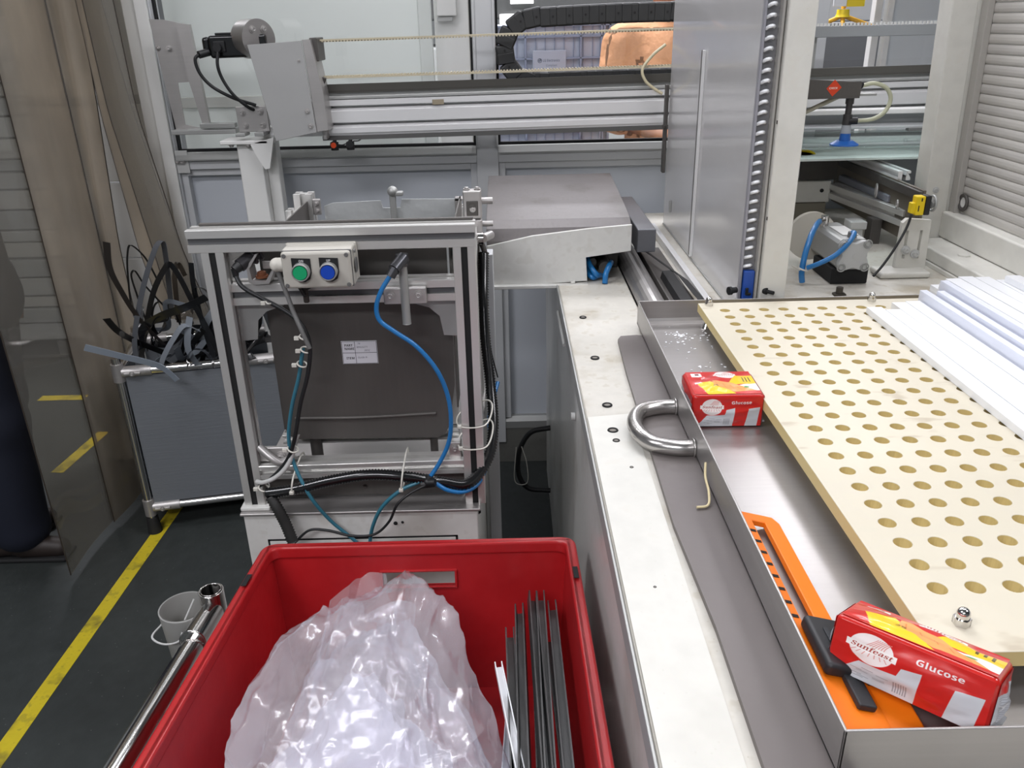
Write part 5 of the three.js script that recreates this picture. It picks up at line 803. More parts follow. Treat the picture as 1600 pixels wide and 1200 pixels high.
{
  const x = 0.5, t = thing('sliding_panel', 'tall translucent grey sliding panel beside the cream pillar', 'panel', [x, 0.93, -2.15]);
  part(t, 'sheet', [bx(x - 0.002, x + 0.002, 0.995, 2.35, -2.61, -1.72, 0)], M(0xe2e1e1, 0.14, 0, { transmission: 0.45, thickness: 0, ior: 1.5, bumpMap: rep(T.cloud, 0.4), bumpScale: 0.0002 }));
  part(t, 'bar', [bx(x - 0.008, x - 0.002, 1.002, 1.52, -2.196, -2.182, 0.001)], mat.darkSteel); part(t, 'bar', [bx(x - 0.009, x - 0.002, 1.002, 1.52, -2.181, -2.172, 0.001)], mat.aluBright);
  part(t, 'handle', [bx(x - 0.01, x - 0.002, 1.055, 1.09, -2.492, -2.486, 0.002)], mat.aluDull);
  part(t, 'bottom_edge', [bx(x - 0.004, x + 0.004, 0.9915, 0.995, -2.61, -1.72, 0)], mat.aluDull);
  const c = thing('edge_channel', 'grey edge channel filled with white spiral wrap between panel and pillar', 'cable channel', [0.515, 0.99, -1.7]);
  part(c, 'back', [bx(0.497, 0.533, 0.992, 2.35, -1.718, -1.712, 0.001)], M(0x87878a, 0.45)); part(c, 'side', [bx(0.527, 0.532, 0.992, 2.35, -1.712, -1.69, 0.001)], M(0xa9a7a2, 0.5)); part(c, 'side', [bx(0.496, 0.501, 0.992, 2.35, -1.712, -1.702, 0.001)], M(0x8f8f96, 0.45));
  for (let k = 0; k < 62; k++) { const y = 1.105 + k * 0.0195; const g = geo([tube([[0.503, y, -1.708], [0.508, y + 0.004, -1.699], [0.514, y + 0.005, -1.7], [0.519, y + 0.003, -1.709]], 0.0036, 10, 6)]); part(c, 'spiral_turn', [g], mat.whitePlastic); }
  const b = thing('blue_stopper', 'blue plastic stopper block at the foot of the edge channel', 'stopper', [0.51, 0.992, -1.7]);
  part(b, 'block', [bx(0.5025, 0.526, 0.993, 1.098, -1.711, -1.695, 0.002)], M(0x1e4a9e, 0.4)); part(b, 'tab', [bx(0.508, 0.514, 1.05, 1.062, -1.695, -1.69, 0.001), bx(0.508, 0.52, 1.046, 1.051, -1.695, -1.69, 0.001)], mat.black);
  const k = thing('hex_bolt', 'dark socket bolt sticking out of the cream pillar foot', 'bolt', [0.55, 1.05, -1.68]); part(k, 'shank', [cyl([0.548, 1.058, -1.68], [0.56, 1.058, -1.665], 0.004)], mat.gasket); part(k, 'head', [cyl([0.545, 1.058, -1.684], [0.55, 1.058, -1.678], 0.007)], mat.gasket);
  single('hex_bolt', [cyl([0.49, 1.056, -1.7], [0.478, 1.056, -1.695], 0.0065), cyl([0.478, 1.056, -1.695], [0.472, 1.056, -1.693], 0.009)], mat.gasket, 'dark bolt head on the near bottom corner of the sliding panel', 'bolt');
}
{
  const t = thing('pillar', 'cream painted steel pillar with chipped edge', 'pillar', [0.565, 0.99, -1.71]);
  part(t, 'post', [bx(0.5345, 0.59, 0.9905, 2.6, -1.745, -1.68, 0.003)], mat.creamFrame);
  part(t, 'chip', [0.93, 1.0].map((_, i) => bx(0.5343, 0.5352, 1.21 + i * 0.19, 1.217 + i * 0.19, -1.684, -1.6796, 0)), mat.brown);
}
/* ---------- right hand station ---------- */
{
  const t = thing('air_cylinder', 'large aluminium pneumatic cylinder with round cream flange', 'pneumatic cylinder', [0.82, 0.99, -2.0]);
  const c = [0.826, 1.066];
  const W = 0.074, pts = []; for (const [sx, sy] of [[1, 1], [-1, 1], [-1, -1], [1, -1]]) { const q = [[0.5, 0.28], [0.5, 0.36], [0.42, 0.46], [0.36, 0.5], [0.28, 0.5]].map(p => [c[0] + sx * p[0] * W, c[1] + sy * p[1] * W]); const r = sx * sy > 0 ? q : q.reverse(); pts.push(...r); }
  part(t, 'barrel', [ext(pts, -2.1, -1.925, 'z'), cyl([c[0], c[1], -2.1], [c[0], c[1], -1.926], 0.034, 0.034, 32), ...[-1, 0, 1].map(i => bx(c[0] - 0.0365, c[0] - 0.034, c[1] - 0.004 + i * 0.012, c[1] + 0.001 + i * 0.012, -2.1, -1.926, 0))], mat.aluDull);
  const lobe = (r) => { const a = []; for (let i = 0; i < 64; i++) { const th = i / 64 * 6.2832, k = 0.037 + 0.0075 * Math.cos(4 * th - Math.PI); a.push([c[0] + k * Math.cos(th), c[1] + k * Math.sin(th)]); } return a; };
  const fp = part(t, 'end_cap', [ext(lobe(), -1.926, -1.91, 'z', [], 0.001), cyl([c[0], c[1], -1.91], [c[0], c[1], -1.9085], 0.004)], mat.lightGrey);
  for (const [a, b] of [[1, 1], [-1, 1], [1, -1], [-1, -1]]) part(fp, 'socket', [ring([c[0] + a * 0.028, c[1] + b * 0.028, -1.909], [0, 0, 1], 0.0095, 0.0016), ring([c[0] + a * 0.028, c[1] + b * 0.028, -1.909], [0, 0, 1], 0.0055, 0.0012)], mat.aluDull);
  part(t, 'flange', [cyl([0.79, 1.068, -2.115], [0.79, 1.068, -2.1], 0.062, 0.062, 48)], M(0xcac6ba, 0.5));
  part(t, 'label_plate', [bx(0.812, 0.85, 1.104, 1.1055, -2.05, -1.96, 0)], mat.whitePaint);
  part(t, 'port_fitting', [cyl([0.806, 1.1, -2.07], [0.806, 1.128, -2.07], 0.01, 0.01, 6), cyl([0.806, 1.118, -2.07], [0.785, 1.118, -2.05], 0.007)], mat.chrome);
  part(t, 'port_fitting', [cyl([0.828, 1.1, -1.945], [0.828, 1.116, -1.945], 0.011, 0.01, 16)], mat.grey);
  part(t, 'foot_block', [bx(0.785, 0.875, 0.9908, 1.03, -2.06, -1.93, 0.003)], mat.gasket);
  part(t, 'rod', [cyl([0.74, 1.09, -2.15], [0.77, 1.08, -2.12], 0.012), cyl([0.7, 1.1, -2.2], [0.76, 1.085, -2.125], 0.009)], mat.chrome);
  const G = 'blue air tubes on the pneumatic cylinder';
  single('air_hose', [tube([[0.785, 1.118, -2.05], [0.768, 1.118, -2.02], [0.738, 1.1, -1.97], [0.718, 1.06, -1.94], [0.712, 1.02, -1.93], [0.716, 0.998, -1.93]], 0.007, 50)], mat.blue, 'blue tube arching from the rear cylinder port down to the bed', 'hose', G);
  single('air_hose', [tube([[0.828, 1.114, -1.945], [0.826, 1.116, -1.93], [0.81, 1.1, -1.912], [0.78, 1.072, -1.905], [0.745, 1.05, -1.91], [0.722, 1.035, -1.925]], 0.006, 50)], mat.blue, 'blue tube from the front cylinder port sloping left', 'hose', G);
  single('cable_tie', [ring([0.715, 1.03, -1.93], [0.3, 1, 0], 0.01, 0.002), cyl([0.705, 1.03, -1.925], [0.68, 1.045, -1.915], 0.0018)], mat.tie, 'white cable tie on the blue tubes by the cream pillar', 'cable tie');
  single('bed_bolt', [cyl([0.775, 0.9905, -1.845], [0.775, 1.01, -1.845], 0.008), cyl([0.775, 0.9905, -1.845], [0.775, 0.995, -1.845], 0.016, 0.016, 6)], M(0x4a463f, 0.5, 0.5), 'oily bed bolt in front of the pneumatic cylinder', 'bolt');
}
{
  const t = thing('angle_bracket', 'cream angle bracket with two slots bolted to the bed', 'bracket', [1.0, 0.99, -2.0]);
  const slot = (x) => [[x - 0.003, 1.03], [x + 0.003, 1.03], [x + 0.003, 1.1], [x - 0.003, 1.1]];
  part(t, 'upright', [ext([[0.972, 0.992], [1.045, 0.992], [1.05, 1.0], [1.045, 1.125], [0.985, 1.13], [0.975, 1.12]], -2.02, -2.005, 'z', [slot(0.99), slot(1.025)], 0.001)], mat.creamFrame);
  part(t, 'foot', [bx(0.92, 1.045, 0.9908, 1.006, -2.03, -1.96, 0.006, 2)], mat.creamFrame);
  part(t, 'bolt', [...bolt([0.992, 1.052, -2.004], [0, 0, 1], 0.008, 0.008), ...bolt([1.017, 1.042, -2.004], [0, 0, 1], 0.008, 0.008)], mat.lightGrey);
}
{
  const t = thing('photo_sensor', 'yellow and black photoelectric sensor clamped near the cream post', 'sensor', [1.0, 1.13, -2.0]);
  part(t, 'body', [bx(0.99, 1.012, 1.142, 1.188, -2.01, -1.985, 0.003), bx(0.981, 0.992, 1.146, 1.172, -2.006, -1.988, 0.002)], M(0xe2c40e, 0.4), { label: 'yellow sensor body' });
  part(t, 'back', [bx(1.012, 1.026, 1.142, 1.189, -2.012, -1.984, 0.003)], mat.black);
  part(t, 'print', [bx(0.996, 0.9985, 1.152, 1.166, -1.9852, -1.9845, 0), bx(1.001, 1.004, 1.176, 1.184, -1.9852, -1.9845, 0)], mat.gasket);
  part(t, 'stem', [cyl([1.026, 1.165, -2.0], [1.04, 1.166, -2.01], 0.012), ring([1.042, 1.166, -2.01], [1, 0, 0], 0.018, 0.003)], mat.aluDull);
  single('cable', [tube([[0.985, 1.145, -1.99], [0.978, 1.12, -1.985], [0.955, 1.08, -1.97], [0.92, 1.03, -1.955], [0.895, 1.004, -1.945]], 0.0032, 40, 8)], mat.black, 'black cable running from the yellow sensor down to the cylinder', 'cable');
}
{ // sloping conveyor rails and box beams behind the cylinder
  const t = thing('slide_rail', 'grey aluminium slide rail with flat bar on top behind the cylinder', 'rail', [1.06, 1.0, -2.4]);
  part(t, 'rail', [prof([1.03, 1.085, -2.62], [1.085, 1.085, -2.2], 0.04, 0.045)], mat.alu);
  part(t, 'flat_bar', [rot(bx(1.06, 1.12, 1.108, 1.128, -2.64, -2.3, 0.003), [0, 1, 0], 0.03, [1.09, 1.12, -2.4])], M(0x8c8f99, 0.4, 0.4));
  part(t, 'pedestal', [bx(0.965, 1.0, 0.9908, 1.04, -2.32, -2.28, 0.002), bx(0.96, 1.005, 1.04, 1.062, -2.325, -2.27, 0.003)], mat.lightGrey); part(t, 'pedestal', [bx(1.03, 1.06, 0.9908, 1.062, -2.34, -2.3, 0.002)], mat.darkSteel);
  const b = thing('cross_beam', 'cream painted cross beam with a rusty plate behind the pillar', 'beam', [0.9, 1.0, -2.62]);
  part(b, 'beam', [bx(0.62, 1.018, 1.05, 1.116, -2.68, -2.6, 0.003)], mat.creamFrame); part(b, 'hole', [cyl([0.99, 1.087, -2.6], [0.99, 1.087, -2.598], 0.006)], mat.gasket);
  part(b, 'plate', [bx(0.62, 1.01, 0.9908, 1.048, -2.63, -2.602, 0.002)], M(0x8a8577, 0.6, 0.3));
  const f = thing('side_frame', 'dark framed side wall with bright top rail beyond the slide rail', 'frame', [1.1, 1.0, -2.6]);
  part(f, 'end_plate', [bx(0.92, 1.035, 1.118, 1.186, -2.62, -2.61, 0.001), bx(0.92, 1.035, 1.182, 1.19, -2.625, -2.6, 0.001)], mat.darkSteel);
  part(f, 'wall', [bx(1.07, 1.078, 1.03, 1.175, -2.72, -2.12, 0.001)], M(0x6d665c, 0.5, 0.3)); part(f, 'top_rail', [prof([1.085, 1.185, -2.7], [1.09, 1.185, -2.28], 0.035, 0.025)], mat.aluBright);
  part(f, 'dark_strip', [bx(1.06, 1.07, 1.15, 1.172, -2.72, -2.12, 0.001)], mat.darkSteel);
  part(f, 'hook', [ring([1.055, 1.13, -2.36], [1, 0, 0.3], 0.018, 0.003), ring([1.055, 1.12, -2.22], [1, 0, 0.3], 0.01, 0.003)], mat.steelDull);
  single('pale_sheet', [ext([[0.8, 2.4], [1.6, 2.4], [1.6, 2.83], [0.8, 2.83]], 1.21, 1.216, 'y')], M(0xe6eae6, 0.4), 'pale green white sheet lying under the glass behind the side frame', 'sheet');
}
{ // suction gripper over glass
  const t = thing('suction_gripper', 'blue suction cup gripper on a steel arm with an orange CHECK sticker', 'gripper', [0.9, 1.27, -2.3]);
  part(t, 'arm', [ext([[0.62, 1.45], [0.945, 1.428], [0.944, 1.394], [0.62, 1.39]], -2.302, -2.297), bx(0.62, 0.944, 1.388, 1.394, -2.42, -2.297, 0.001), ext([[0.62, 2.3], [0.944, 2.3], [0.62, 2.42]], 1.426, 1.43, 'y')], mat.darkSteel);
  const c = [0.872, 1.414]; const st = part(t, 'sticker', [ext([[c[0], c[1] + 0.022], [c[0] + 0.02, c[1] + 0.002], [c[0] - 0.002, c[1] - 0.02], [c[0] - 0.02, c[1]]], -2.2968, -2.2962)], M(0xd8431c, 0.5));
  part(st, 'print', [plane(0.03, 0.009, [c[0], c[1] + 0.001, -2.296])], printMat(240, 72, (x, w, h) => { x.fillStyle = '#d8431c'; x.fillRect(0, 0, w, h); x.fillStyle = '#f3e6df'; x.font = 'bold 56px sans-serif'; x.fillText('CHECK', 14, 57, 212); }), { keepUV: true });
  part(t, 'spring_stem', [cyl([0.928, 1.392, -2.32], [0.928, 1.372, -2.32], 0.011), cyl([0.928, 1.386, -2.32], [0.928, 1.33, -2.32], 0.0085), cyl([0.928, 1.345, -2.32], [0.928, 1.318, -2.32], 0.012)], M(0x4b4a4a, 0.4, 0.5));
  part(t, 'plate', [bx(0.905, 0.99, 1.393, 1.399, -2.33, -2.3, 0.001)], mat.aluDull);
  part(t, 'clear_sleeve', [cyl([0.928, 1.318, -2.32], [0.928, 1.296, -2.32], 0.0115, 0.014)], M(0xd5dade, 0.2, 0, { transmission: 0.5, thickness: 0 }));
  part(t, 'suction_cup', [cyl([0.928, 1.276, -2.32], [0.928, 1.3, -2.32], 0.015, 0.013), cyl([0.928, 1.268, -2.32], [0.928, 1.277, -2.32], 0.037, 0.022, 32), cyl([0.928, 1.265, -2.32], [0.928, 1.268, -2.32], 0.038, 0.037, 32)], M(0x1d5fb0, 0.35));
  part(t, 'elbow', [cyl([0.93, 1.328, -2.315], [0.952, 1.329, -2.31], 0.009)], mat.black); part(t, 'elbow', [cyl([0.944, 1.42, -2.31], [0.952, 1.418, -2.31], 0.008)], mat.black);
  single('air_tube', [tube([[0.95, 1.418, -2.31], [0.98, 1.424, -2.305], [1.012, 1.412, -2.3], [1.028, 1.385, -2.3], [1.018, 1.352, -2.3], [0.99, 1.333, -2.305], [0.952, 1.329, -2.31]], 0.0055, 60)], M(0xc9cbb0, 0.35, 0, { transmission: 0.2, thickness: 0 }), 'clear vacuum tube looped at the right of the suction cup', 'tube');
  single('air_tube', [tube([[0.905, 1.39, -2.34], [0.86, 1.37, -2.34], [0.82, 1.352, -2.34], [0.79, 1.342, -2.34]], 0.006, 30), cyl([0.79, 1.342, -2.34], [0.775, 1.345, -2.34], 0.012)], M(0xb9b4a0, 0.4), 'clear vacuum tube slanting left under the gripper arm', 'tube');
  single('glass_sheet', [bx(0.79, 1.5, 1.258, 1.264, -2.62, -2.29, 0.001)], M(0xeef7f5, 0.04, 0, { transmission: 0.95, thickness: 0, ior: 1.5 }), 'glass sheet lying under the blue suction cup', 'glass');
  const r = thing('reel', 'yellow ringed plastic reel under the glass sheet', 'reel', [0.87, 1.2, -2.5]); part(r, 'rim', [ring([0.882, 1.215, -2.5], [0, 1, 0.2], 0.032, 0.005)], M(0xe0bf1a, 0.4)); part(r, 'disc', [cyl([0.882, 1.21, -2.5], [0.882, 1.216, -2.5], 0.03)], mat.cream);
  const w = thing('white_rail', 'white cross rail with grey underside behind the suction cup', 'rail', [1.1, 1.28, -2.55]);
  part(w, 'rail', [bx(0.79, 1.6, 1.318, 1.332, -2.6, -2.55, 0.003)], mat.whitePaint); part(w, 'tray', [bx(0.79, 1.6, 1.285, 1.317, -2.61, -2.6, 0.001), bx(0.79, 1.6, 1.283, 1.289, -2.6, -2.5, 0.001)], M(0xb3b6b7, 0.45)); part(w, 'clip', [bx(1.18, 1.23, 1.275, 1.284, -2.51, -2.49, 0.001)], mat.grey);
}
{ // enclosure post, ledges and slatted shutter
  const t = thing('enclosure_post', 'cream enclosure post with a round cable hole beside the slatted shutter', 'post', [1.17, 0.99, -2.22]);
  part(t, 'post', [rot(bx(1.122, 1.185, 0.9908, 2.7, -2.27, -2.2, 0.003), [0, 0, 1], 0.036, [1.15, 0.99, -2.2]), rot(bx(1.186, 1.2, 1.06, 2.7, -2.27, -2.205, 0.002), [0, 0, 1], 0.036, [1.15, 0.99, -2.2])], mat.creamFrame);
  part(t, 'stud', [...bolt([1.142, 1.16, -2.2], [0, 0, 1], 0.006, 0.004)], mat.lightGrey);
  const s = thing('enclosure_ledge', 'cream stepped sill below the slatted shutter', 'ledge', [1.3, 0.99, -1.9]);
  part(s, 'upper_sill', [bx(1.17, 1.5, 1.035, 1.104, -2.2, -1.2, 0.006, 2)], mat.creamFrame); part(s, 'step', [bx(1.095, 1.5, 1.0, 1.034, -2.19, -1.2, 0.005, 2)], mat.creamFrame); part(s, 'lower_panel', [bx(1.088, 1.09, 0.9908, 1.0, -2.1, -1.68, 0), bx(1.09, 1.5, 0.9908, 0.9995, -2.19, -1.68, 0.001)], mat.creamFrame); part(s, 'knob', [cyl([1.14, 1.034, -2.0], [1.14, 1.038, -2.0], 0.014)], mat.creamFrame);
  const k = thing('slatted_shutter', 'grey slatted roller shutter on the right with an oval hand hole', 'shutter', [1.22, 1.1, -1.8]);
  const slm = [M(0xbdbab4, 0.45, 0.1), M(0xb9b6b1, 0.45, 0.1)];
  const prs = [[0, 0], [0.0018, 0.003], [0.003, 0.0085], [0.0028, 0.0155], [0.0015, 0.021], [-0.001, 0.0225], [-0.004, 0.0225], [-0.004, 0]].map(([a, b]) => [1.205 - a - 0.0, b]);
  const sg = [0, 1].map(() => geo([ext(prs, -2.19, -1.3, 'z')]));
  for (let i = 0; i < 56; i++) { const m = new THREE.Mesh(sg[0], slm[i % 2]); m.name = numbered('slat'); m.castShadow = m.receiveShadow = true; const y = 1.106 + i * 0.023; m.position.set(-1.22 - (y - 1.106) * 0.03, y - 1.1, 1.8); k.add(m); }
  part(k, 'hand_hole', [rot(ring([1.197, 1.135, -2.155], [1, 0, 0], 0.019, 0.004, 30), [0, 1, 0], 0, [1.2, 1.135, -2.155]), ring([1.1965, 1.135, -2.155], [1, 0, 0], 0.015, 0.002, 30)], mat.darkSteel); part(k, 'hole_cover', [cyl([1.2, 1.135, -2.155], [1.197, 1.135, -2.155], 0.014)], mat.whitePaint); part(k, 'edge_guide', [rot(bx(1.186, 1.203, 1.104, 2.4, -2.2, -2.17, 0.002), [0, 0, 1], 0.03, [1.19, 1.104, -2.19])], M(0xa5a29c, 0.5));
  part(k, 'edge_rail', [bx(1.21, 1.24, 1.104, 2.4, -2.195, -2.185, 0.001)], mat.aluDull);
}

/* ---------- red crate on its pipe cart ---------- */
const th = 7.3 * Math.PI / 180;
{
  const t = thing('red_crate', 'red plastic crate holding a clear bag and black channel strips', 'crate', [-0.167, 0.4734, -1.1619]); t.rotation.x = -th;
  const L = { local: true }, W = 0.262, H = 0.3, D = 0.68, w = 0.005, tp = 0.014; // half width, height, length, wall
  const taper = (y) => 1 - tp * (1 - y / H);
  const wallX = (s) => { const a = [[s * W, H], [s * (W - 0.02), 0.0], [s * (W - 0.02 - w), 0], [s * (W - w), H]]; return ext(s > 0 ? a : a.reverse(), 0, D, 'z'); };
  part(t, 'side_wall', [wallX(1)], mat.red, L); part(t, 'side_wall', [wallX(-1)], mat.red, L);
  const hx0 = -0.066, hx1 = 0.06, rr2 = (a, b, c, d) => [[a, b], [a, d], [c, d], [c, b]];
  part(t, 'end_wall', [ext([[-W, H], [-W + 0.02, 0], [W - 0.02, 0], [W, H]], 0, w, 'z', [rr2(hx0, 0.218, hx1, 0.246)])], mat.red, L);
  part(t, 'handle_lip', [bx(hx0 - 0.004, hx1 + 0.004, 0.246, 0.25, -0.004, 0.009, 0.002), bx(hx0 - 0.004, hx1 + 0.004, 0.214, 0.218, -0.004, 0.009, 0.002), bx(hx0 - 0.005, hx0, 0.214, 0.25, -0.004, 0.009, 0.002), bx(hx1, hx1 + 0.005, 0.214, 0.25, -0.004, 0.009, 0.002)], mat.red, L);
  part(t, 'end_wall', [ext([[-W, H], [-W + 0.02, 0], [W - 0.02, 0], [W, H]], D - w, D, 'z')], mat.red, L);
  part(t, 'bottom', [bx(-W + 0.02, W - 0.02, 0, 0.005, 0.005, D - 0.005, 0)], mat.red, L);
  // rounded rim around the top, with the two small slots
  const o = new THREE.Shape(), hole = new THREE.Path(), RR = (p, x0, z0, x1, z1, r) => { p.moveTo(x0 + r, z0); p.lineTo(x1 - r, z0); p.quadraticCurveTo(x1, z0, x1, z0 + r); p.lineTo(x1, z1 - r); p.quadraticCurveTo(x1, z1, x1 - r, z1); p.lineTo(x0 + r, z1); p.quadraticCurveTo(x0, z1, x0, z1 - r); p.lineTo(x0, z0 + r); p.quadraticCurveTo(x0, z0, x0 + r, z0); };
  RR(o, -W - 0.01, -D - 0.01, W + 0.01, 0.01, 0.03); RR(hole, -W + 0.008, -D + 0.008, W - 0.008, -0.008, 0.02); o.holes.push(hole);
  const rim = new THREE.ExtrudeGeometry(o, { depth: 0.014, bevelEnabled: true, bevelThickness: 0.004, bevelSize: 0.004, bevelOffset: -0.004, bevelSegments: 3, curveSegments: 10 }); rim.applyMatrix4(new THREE.Matrix4().set(1, 0, 0, 0, 0, 0, 1, H - 0.018, 0, -1, 0, 0, 0, 0, 0, 1));
  part(t, 'rim', [rim], mat.red, L);
  for (const x of [-W - 0.001, W + 0.001]) part(t, 'slot', [bx(x - 0.004, x + 0.004, H + 0.0035, H + 0.0045, 0.105, 0.14, 0)], mat.gasket, L);
  for (let k = 0; k < 5; k++) part(t, 'rib', [bx(W - 0.006, W + 0.006, 0.05, H - 0.02, 0.06 + k * 0.13, 0.064 + k * 0.13, 0.001), bx(-W - 0.006, -W + 0.006, 0.05, H - 0.02, 0.06 + k * 0.13, 0.064 + k * 0.13, 0.001)], mat.red, L);
}
const inCrate = (x, y, z) => { const c = Math.cos(th), s = Math.sin(th); return [-0.167 + x, 0.4734 + y * c + z * -s * -1, -1.1619 - y * s + z * c]; };
{ // crumpled clear bag: several wrinkled film layers in one thing
  const bag = thing('plastic_bag', 'crumpled clear plastic bag bulging out of the red crate', 'plastic bag', inCrate(-0.03, 0.02, 0.35)); bag.rotation.x = -th;
  const film = (o) => M(0xf4f4f9, 0.16, 0, { transmission: 0.8, thickness: 0, ior: 1.4, clearcoat: 0.7, clearcoatRoughness: 0.1, side: THREE.DoubleSide, ...o });
  const ridge = (q) => 1 - Math.abs(((q % 1) + 1) % 1 - 0.5) * 2;
  const shape = (rx, ry, rz, cx, cy, cz, K, amp, det, fold) => { // faceted, creased closed film: many cutting planes plus sharp folds
    let g = new THREE.IcosahedronGeometry(1, det); g.deleteAttribute('uv'); g.deleteAttribute('normal'); g = mergeVertices(g); const p = g.attributes.position, v = new THREE.Vector3();
    const planes = Array.from({ length: K }, () => [new THREE.Vector3(rr(-1, 1), rr(-1, 1), rr(-1, 1)).normalize(), rr(0.84, 1.05)]);
    const dirs = Array.from({ length: 14 }, () => [new THREE.Vector3(rr(-1, 1), rr(-0.5, 0.5), rr(-1, 1)).normalize(), rr(1.0, 2.8), rnd(), rr(0.4, 1)]);
    for (let i = 0; i < p.count; i++) {
      v.fromBufferAttribute(p, i).normalize(); let r = 1.25;
      for (const [n, d] of planes) { const c = n.dot(v); if (c > 0.2) r = Math.min(r, d / c); }
      let f = 0; for (const [d, k, ph, a] of dirs) { const q = v.dot(d) * k + ph + 0.3 * Math.sin(v.x * 2.1 + v.z * 2.3 + k * 3); f += a * Math.pow(ridge(q), 4); }
      r *= 1 + amp * (f - 1.3) + fold * (fbm(v.x * 0.25 + 0.5, v.z * 0.25 + v.y * 0.2 + 0.5, 9, 9, 2, K) - 0.5);
      const bxy = (a) => Math.sign(a) * Math.pow(Math.abs(a), 0.75), back = sm(0.5, -0.9, v.z);
      const X = bxy(v.x) * rx * r * (1 - 0.44 * back) + cx - 0.05 * back, Z2 = bxy(v.z) * rz * r + cz; let Y = bxy(v.y) * ry * r + cy + Math.max(0, v.y) * 0.045 * back;
      if (Y < 0.004) Y = 0.004 + (Y - 0.004) * 0.02; p.setXYZ(i, X, Y, Z2);
    }
    g = g.index ? g.toNonIndexed() : g; g.computeVertexNormals(); g.setAttribute('uv', new THREE.Float32BufferAttribute(new Float32Array(g.attributes.position.count * 2), 2)); return toCreasedNormals(g, 0.5);
  };
  part(bag, 'outer_film', [shape(0.166, 0.124, 0.3, 0.002, 0.115, -0.02, 26, 0.045, 56, 0.1)], film(), { local: true });
  part(bag, 'middle_film', [shape(0.15, 0.104, 0.255, 0.002, 0.1, 0.035, 26, 0.05, 44, 0.12)], film({ transmission: 0.78 }), { local: true });
  part(bag, 'inner_film', [shape(0.132, 0.085, 0.21, 0.002, 0.09, 0.07, 24, 0.05, 36, 0.14)], film({ transmission: 0.4, roughness: 0.3 }), { local: true });
  // gathered open mouth standing up at the back
  const mouth = (pts, hgt, s) => { const nU = 90, nV = 18, pos = [], idx = [], c = new THREE.CatmullRomCurve3(pts.map(V)); for (let j = 0; j <= nV; j++) for (let i = 0; i <= nU; i++) { const u = i / nU, p = c.getPoint(u), v = j / nV, w = Math.pow(Math.sin(Math.PI * u), 0.7), f = ridge(u * 3.3 + s + 0.25 * v) - 0.5, f2 = ridge(u * 4.4 + s * 2.3 - 0.5 * v) - 0.5; pos.push(p.x + 0.02 * f2 * v, p.y + hgt * v * w * (0.8 + 0.3 * f2) , p.z + 0.035 * f * (0.3 + v) - 0.035 * v * v); if (i && j) { const a = (j - 1) * (nU + 1) + i; idx.push(a - 1, a, a + nU + 1, a - 1, a + nU + 1, a + nU); } } let g = new THREE.BufferGeometry(); g.setAttribute('position', new THREE.Float32BufferAttribute(pos, 3)); g.setIndex(idx); g = g.toNonIndexed(); g.computeVertexNormals(); g.setAttribute('uv', new THREE.Float32BufferAttribute(new Float32Array(g.attributes.position.count * 2), 2)); return toCreasedNormals(g, 0.5); };
  part(bag, 'mouth', [mouth([[-0.13, 0.13, -0.16], [-0.11, 0.165, -0.23], [-0.06, 0.175, -0.27], [0.0, 0.16, -0.25], [0.04, 0.12, -0.18]], 0.085, 1), mouth([[-0.12, 0.14, -0.1], [-0.09, 0.18, -0.17], [-0.02, 0.185, -0.19], [0.05, 0.15, -0.12]], 0.06, 3.4)], film({ transmission: 0.82 }), { local: true });
}
{ // black and white channel strips in the crate
  const sec = (w, h, q) => [[-w / 2, 0], [-w / 2, h], [-w / 2 + q, h], [-w / 2 + q, q], [w / 2 - q, q], [w / 2 - q, h], [w / 2, h], [w / 2, 0]];
  const bg = geo([ext(sec(0.015, 0.022, 0.0022), 0, 0.62, 'z', [], 0.0003)]), bm = M(0x3a3b3b, 0.45, 0, { clearcoat: 0.15 });
  const proto = new THREE.Mesh(bg, bm); proto.castShadow = proto.receiveShadow = true;
  const put = (x, y, z, rx, ry, rz, label) => { const o = proto.clone(); o.name = numbered('channel_strip'); o.position.set(...inCrate(x, y, z)); o.rotation.set(-th + rx, ry, rz, 'YXZ'); scene.add(o); o.userData = { label, category: 'plastic strip', group: 'black channel strips standing in the red crate' }; };
  const names = ['leftmost black channel strip in the red crate', 'long pointed black strip second from the left in the crate', 'tallest black strip of the pair in the middle of the bundle', 'right one of the middle pair of black strips', 'black strip close to the right crate wall', 'black strip touching the right crate wall', 'black strip under the middle of the bundle', 'black strip low at the right of the bundle'];
  [[0.155, 0.17, 0.1, 0.02], [0.174, 0.19, 0.06, 0.0], [0.193, 0.205, 0.045, 0.01], [0.209, 0.205, 0.045, -0.01], [0.229, 0.195, 0.06, 0.0], [0.166, 0.15, 0.12, 0.01], [0.2, 0.165, 0.09, -0.01], [0.222, 0.16, 0.1, 0.02]].forEach(([x, y, z, a], i) => put(x, y, z, -0.02 + 0.004 * i, a, 0.15 * Math.sin(i * 2.2), names[i]));
  const wg = geo([ext(sec(0.012, 0.012, 0.0016), 0, 0.3, 'z', [], 0.0003)]);
  for (const [x, y, z, ry, l] of [[0.137, 0.185, 0.2, 0.13, 'short white channel offcut leaning between bag and black strips'], [0.152, 0.14, 0.28, -0.05, 'second white offcut mostly hidden beside the black strips']]) { const o = new THREE.Mesh(wg, mat.whitePlastic); o.name = numbered('channel_strip'); o.castShadow = o.receiveShadow = true; o.position.set(...inCrate(x, y, z)); o.rotation.set(-th - 0.02, ry, 0, 'YXZ'); scene.add(o); o.userData = { label: l, category: 'plastic strip' }; }
}
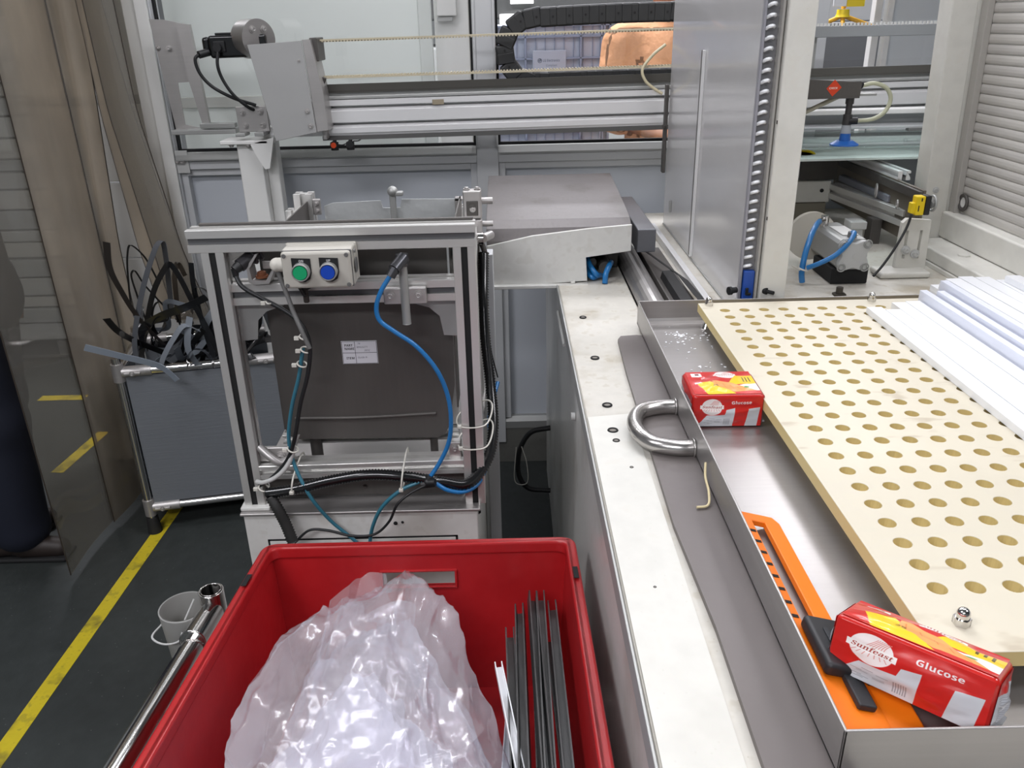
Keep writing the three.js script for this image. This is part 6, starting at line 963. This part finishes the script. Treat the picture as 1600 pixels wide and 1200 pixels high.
{
  const t = thing('pipe_cart', 'chrome pipe cart carrying the red crate', 'cart', [-0.17, 0, -0.85]);
  const C = mat.chrome, r = 0.018, yA = 0.655, yB = 0.75;
  const rail = (x) => [cyl([x, yA - 0.005, -1.17], [x, yA + 0.118, -0.2], r)];
  part(t, 'side_rail', rail(-0.538), C); part(t, 'side_rail', [cyl([0.09, 0.44, -1.17], [0.09, 0.56, -0.2], r)], C);
  for (const [x, z, y] of [[-0.538, -1.185, 0.692], [-0.538, -0.3, 0.75], [0.09, -1.185, 0.46], [0.09, -0.3, 0.57]]) { const l = part(t, 'leg', [cyl([x, 0.05, z], [x, y, z], r, r, 24, true), cyl([x, 0.05, z], [x, y, z], r - 0.0015, r - 0.0015, 24, true), ring([x, y, z], [0, 1, 0], r - 0.0007, 0.0009)], C); part(l, 'foot', [cyl([x, 0, z], [x, 0.05, z], 0.022, 0.018)], mat.rubber); }
  for (const [z, y] of [[-1.13, 0.4475], [-0.52, 0.528]]) part(t, 'cross_rail', [cyl([-0.538, y, z], [0.09, y, z], r)], C);
  part(t, 'cross_rail', [cyl([-0.538, 0.25, -1.185], [0.09, 0.25, -1.185], r)], C);
  const j = part(t, 'joint', [cyl([-0.538, 0.63, -1.185], [-0.538, 0.69, -1.185], 0.0215, 0.0215, 28, true), cyl([-0.538, 0.655, -1.17], [-0.538, 0.667, -1.08], 0.0215), ring([-0.538, 0.668, -1.08], [0, 0.12, 1], 0.0205, 0.002), ring([-0.538, 0.69, -1.185], [0, 1, 0], 0.0202, 0.0018), bx(-0.545, -0.538, 0.652, 0.66, -1.15, -1.09, 0.002)], mat.chrome);
  const c = thing('grey_cup', 'grey plastic cup with a paper core hung on the cart post', 'cup', [-0.582, 0.55, -1.165]);
  const prof2 = [[0.0, 0.0], [0.036, 0.0], [0.042, 0.12], [0.0425, 0.123], [0.0385, 0.123], [0.0335, 0.006], [0, 0.006]].map(p => new THREE.Vector2(...p)), lg = new THREE.LatheGeometry(prof2, 40); 
  part(c, 'cup', [lg], M(0x8f8f8c, 0.5), { local: true });
  part(c, 'handle', [tube([[-0.036, 0.1, 0.018], [-0.046, 0.092, 0.04], [-0.02, 0.089, 0.056], [0.004, 0.09, 0.05], [0.008, 0.1, 0.04]], 0.0018, 30, 8)], mat.lightGrey, { local: true });
  part(c, 'wire', [cyl([-0.02, 0.06, 0.02], [0.012, 0.124, -0.018], 0.0018)], mat.lightGrey, { local: true });
  const k = thing('paper_core', 'beige paper core inside the grey cup', 'paper core', [-0.58, 0.5565, -1.165]);
  part(k, 'ring', [new THREE.LatheGeometry([[0.016, 0], [0.031, 0], [0.031, 0.055], [0.016, 0.055], [0.016, 0]].map(p => new THREE.Vector2(...p)), 32)], M(0xb89f78, 0.7), { local: true });
}
{ // black tube with white tie on the floor behind the cabinet
  single('floor_hose', [tube([[0.13, 0.326, -2.5], [0.065, 0.311, -2.5], [0.031, 0.262, -2.5], [0.018, 0.2, -2.5], [0.022, 0.136, -2.5], [0.051, 0.091, -2.5], [0.129, 0.078, -2.5]], 0.009, 60)], mat.black, 'black hose bowed out of the base side near the floor', 'hose');
  const tm = [[0.012, 0.26, -2.488], [0.01, 0.118, -2.488], [0.045, 0.117, -2.486], [0.047, 0.199, -2.486], [0.031, 0.262, -2.488]]; single('cable_tie', [tube(tm, 0.0018, 50, 6)], mat.tie, 'long white cable tie dangling from the black floor hose', 'cable tie');
}
scene.updateMatrixWorld(true);
renderer.render(scene, camera);
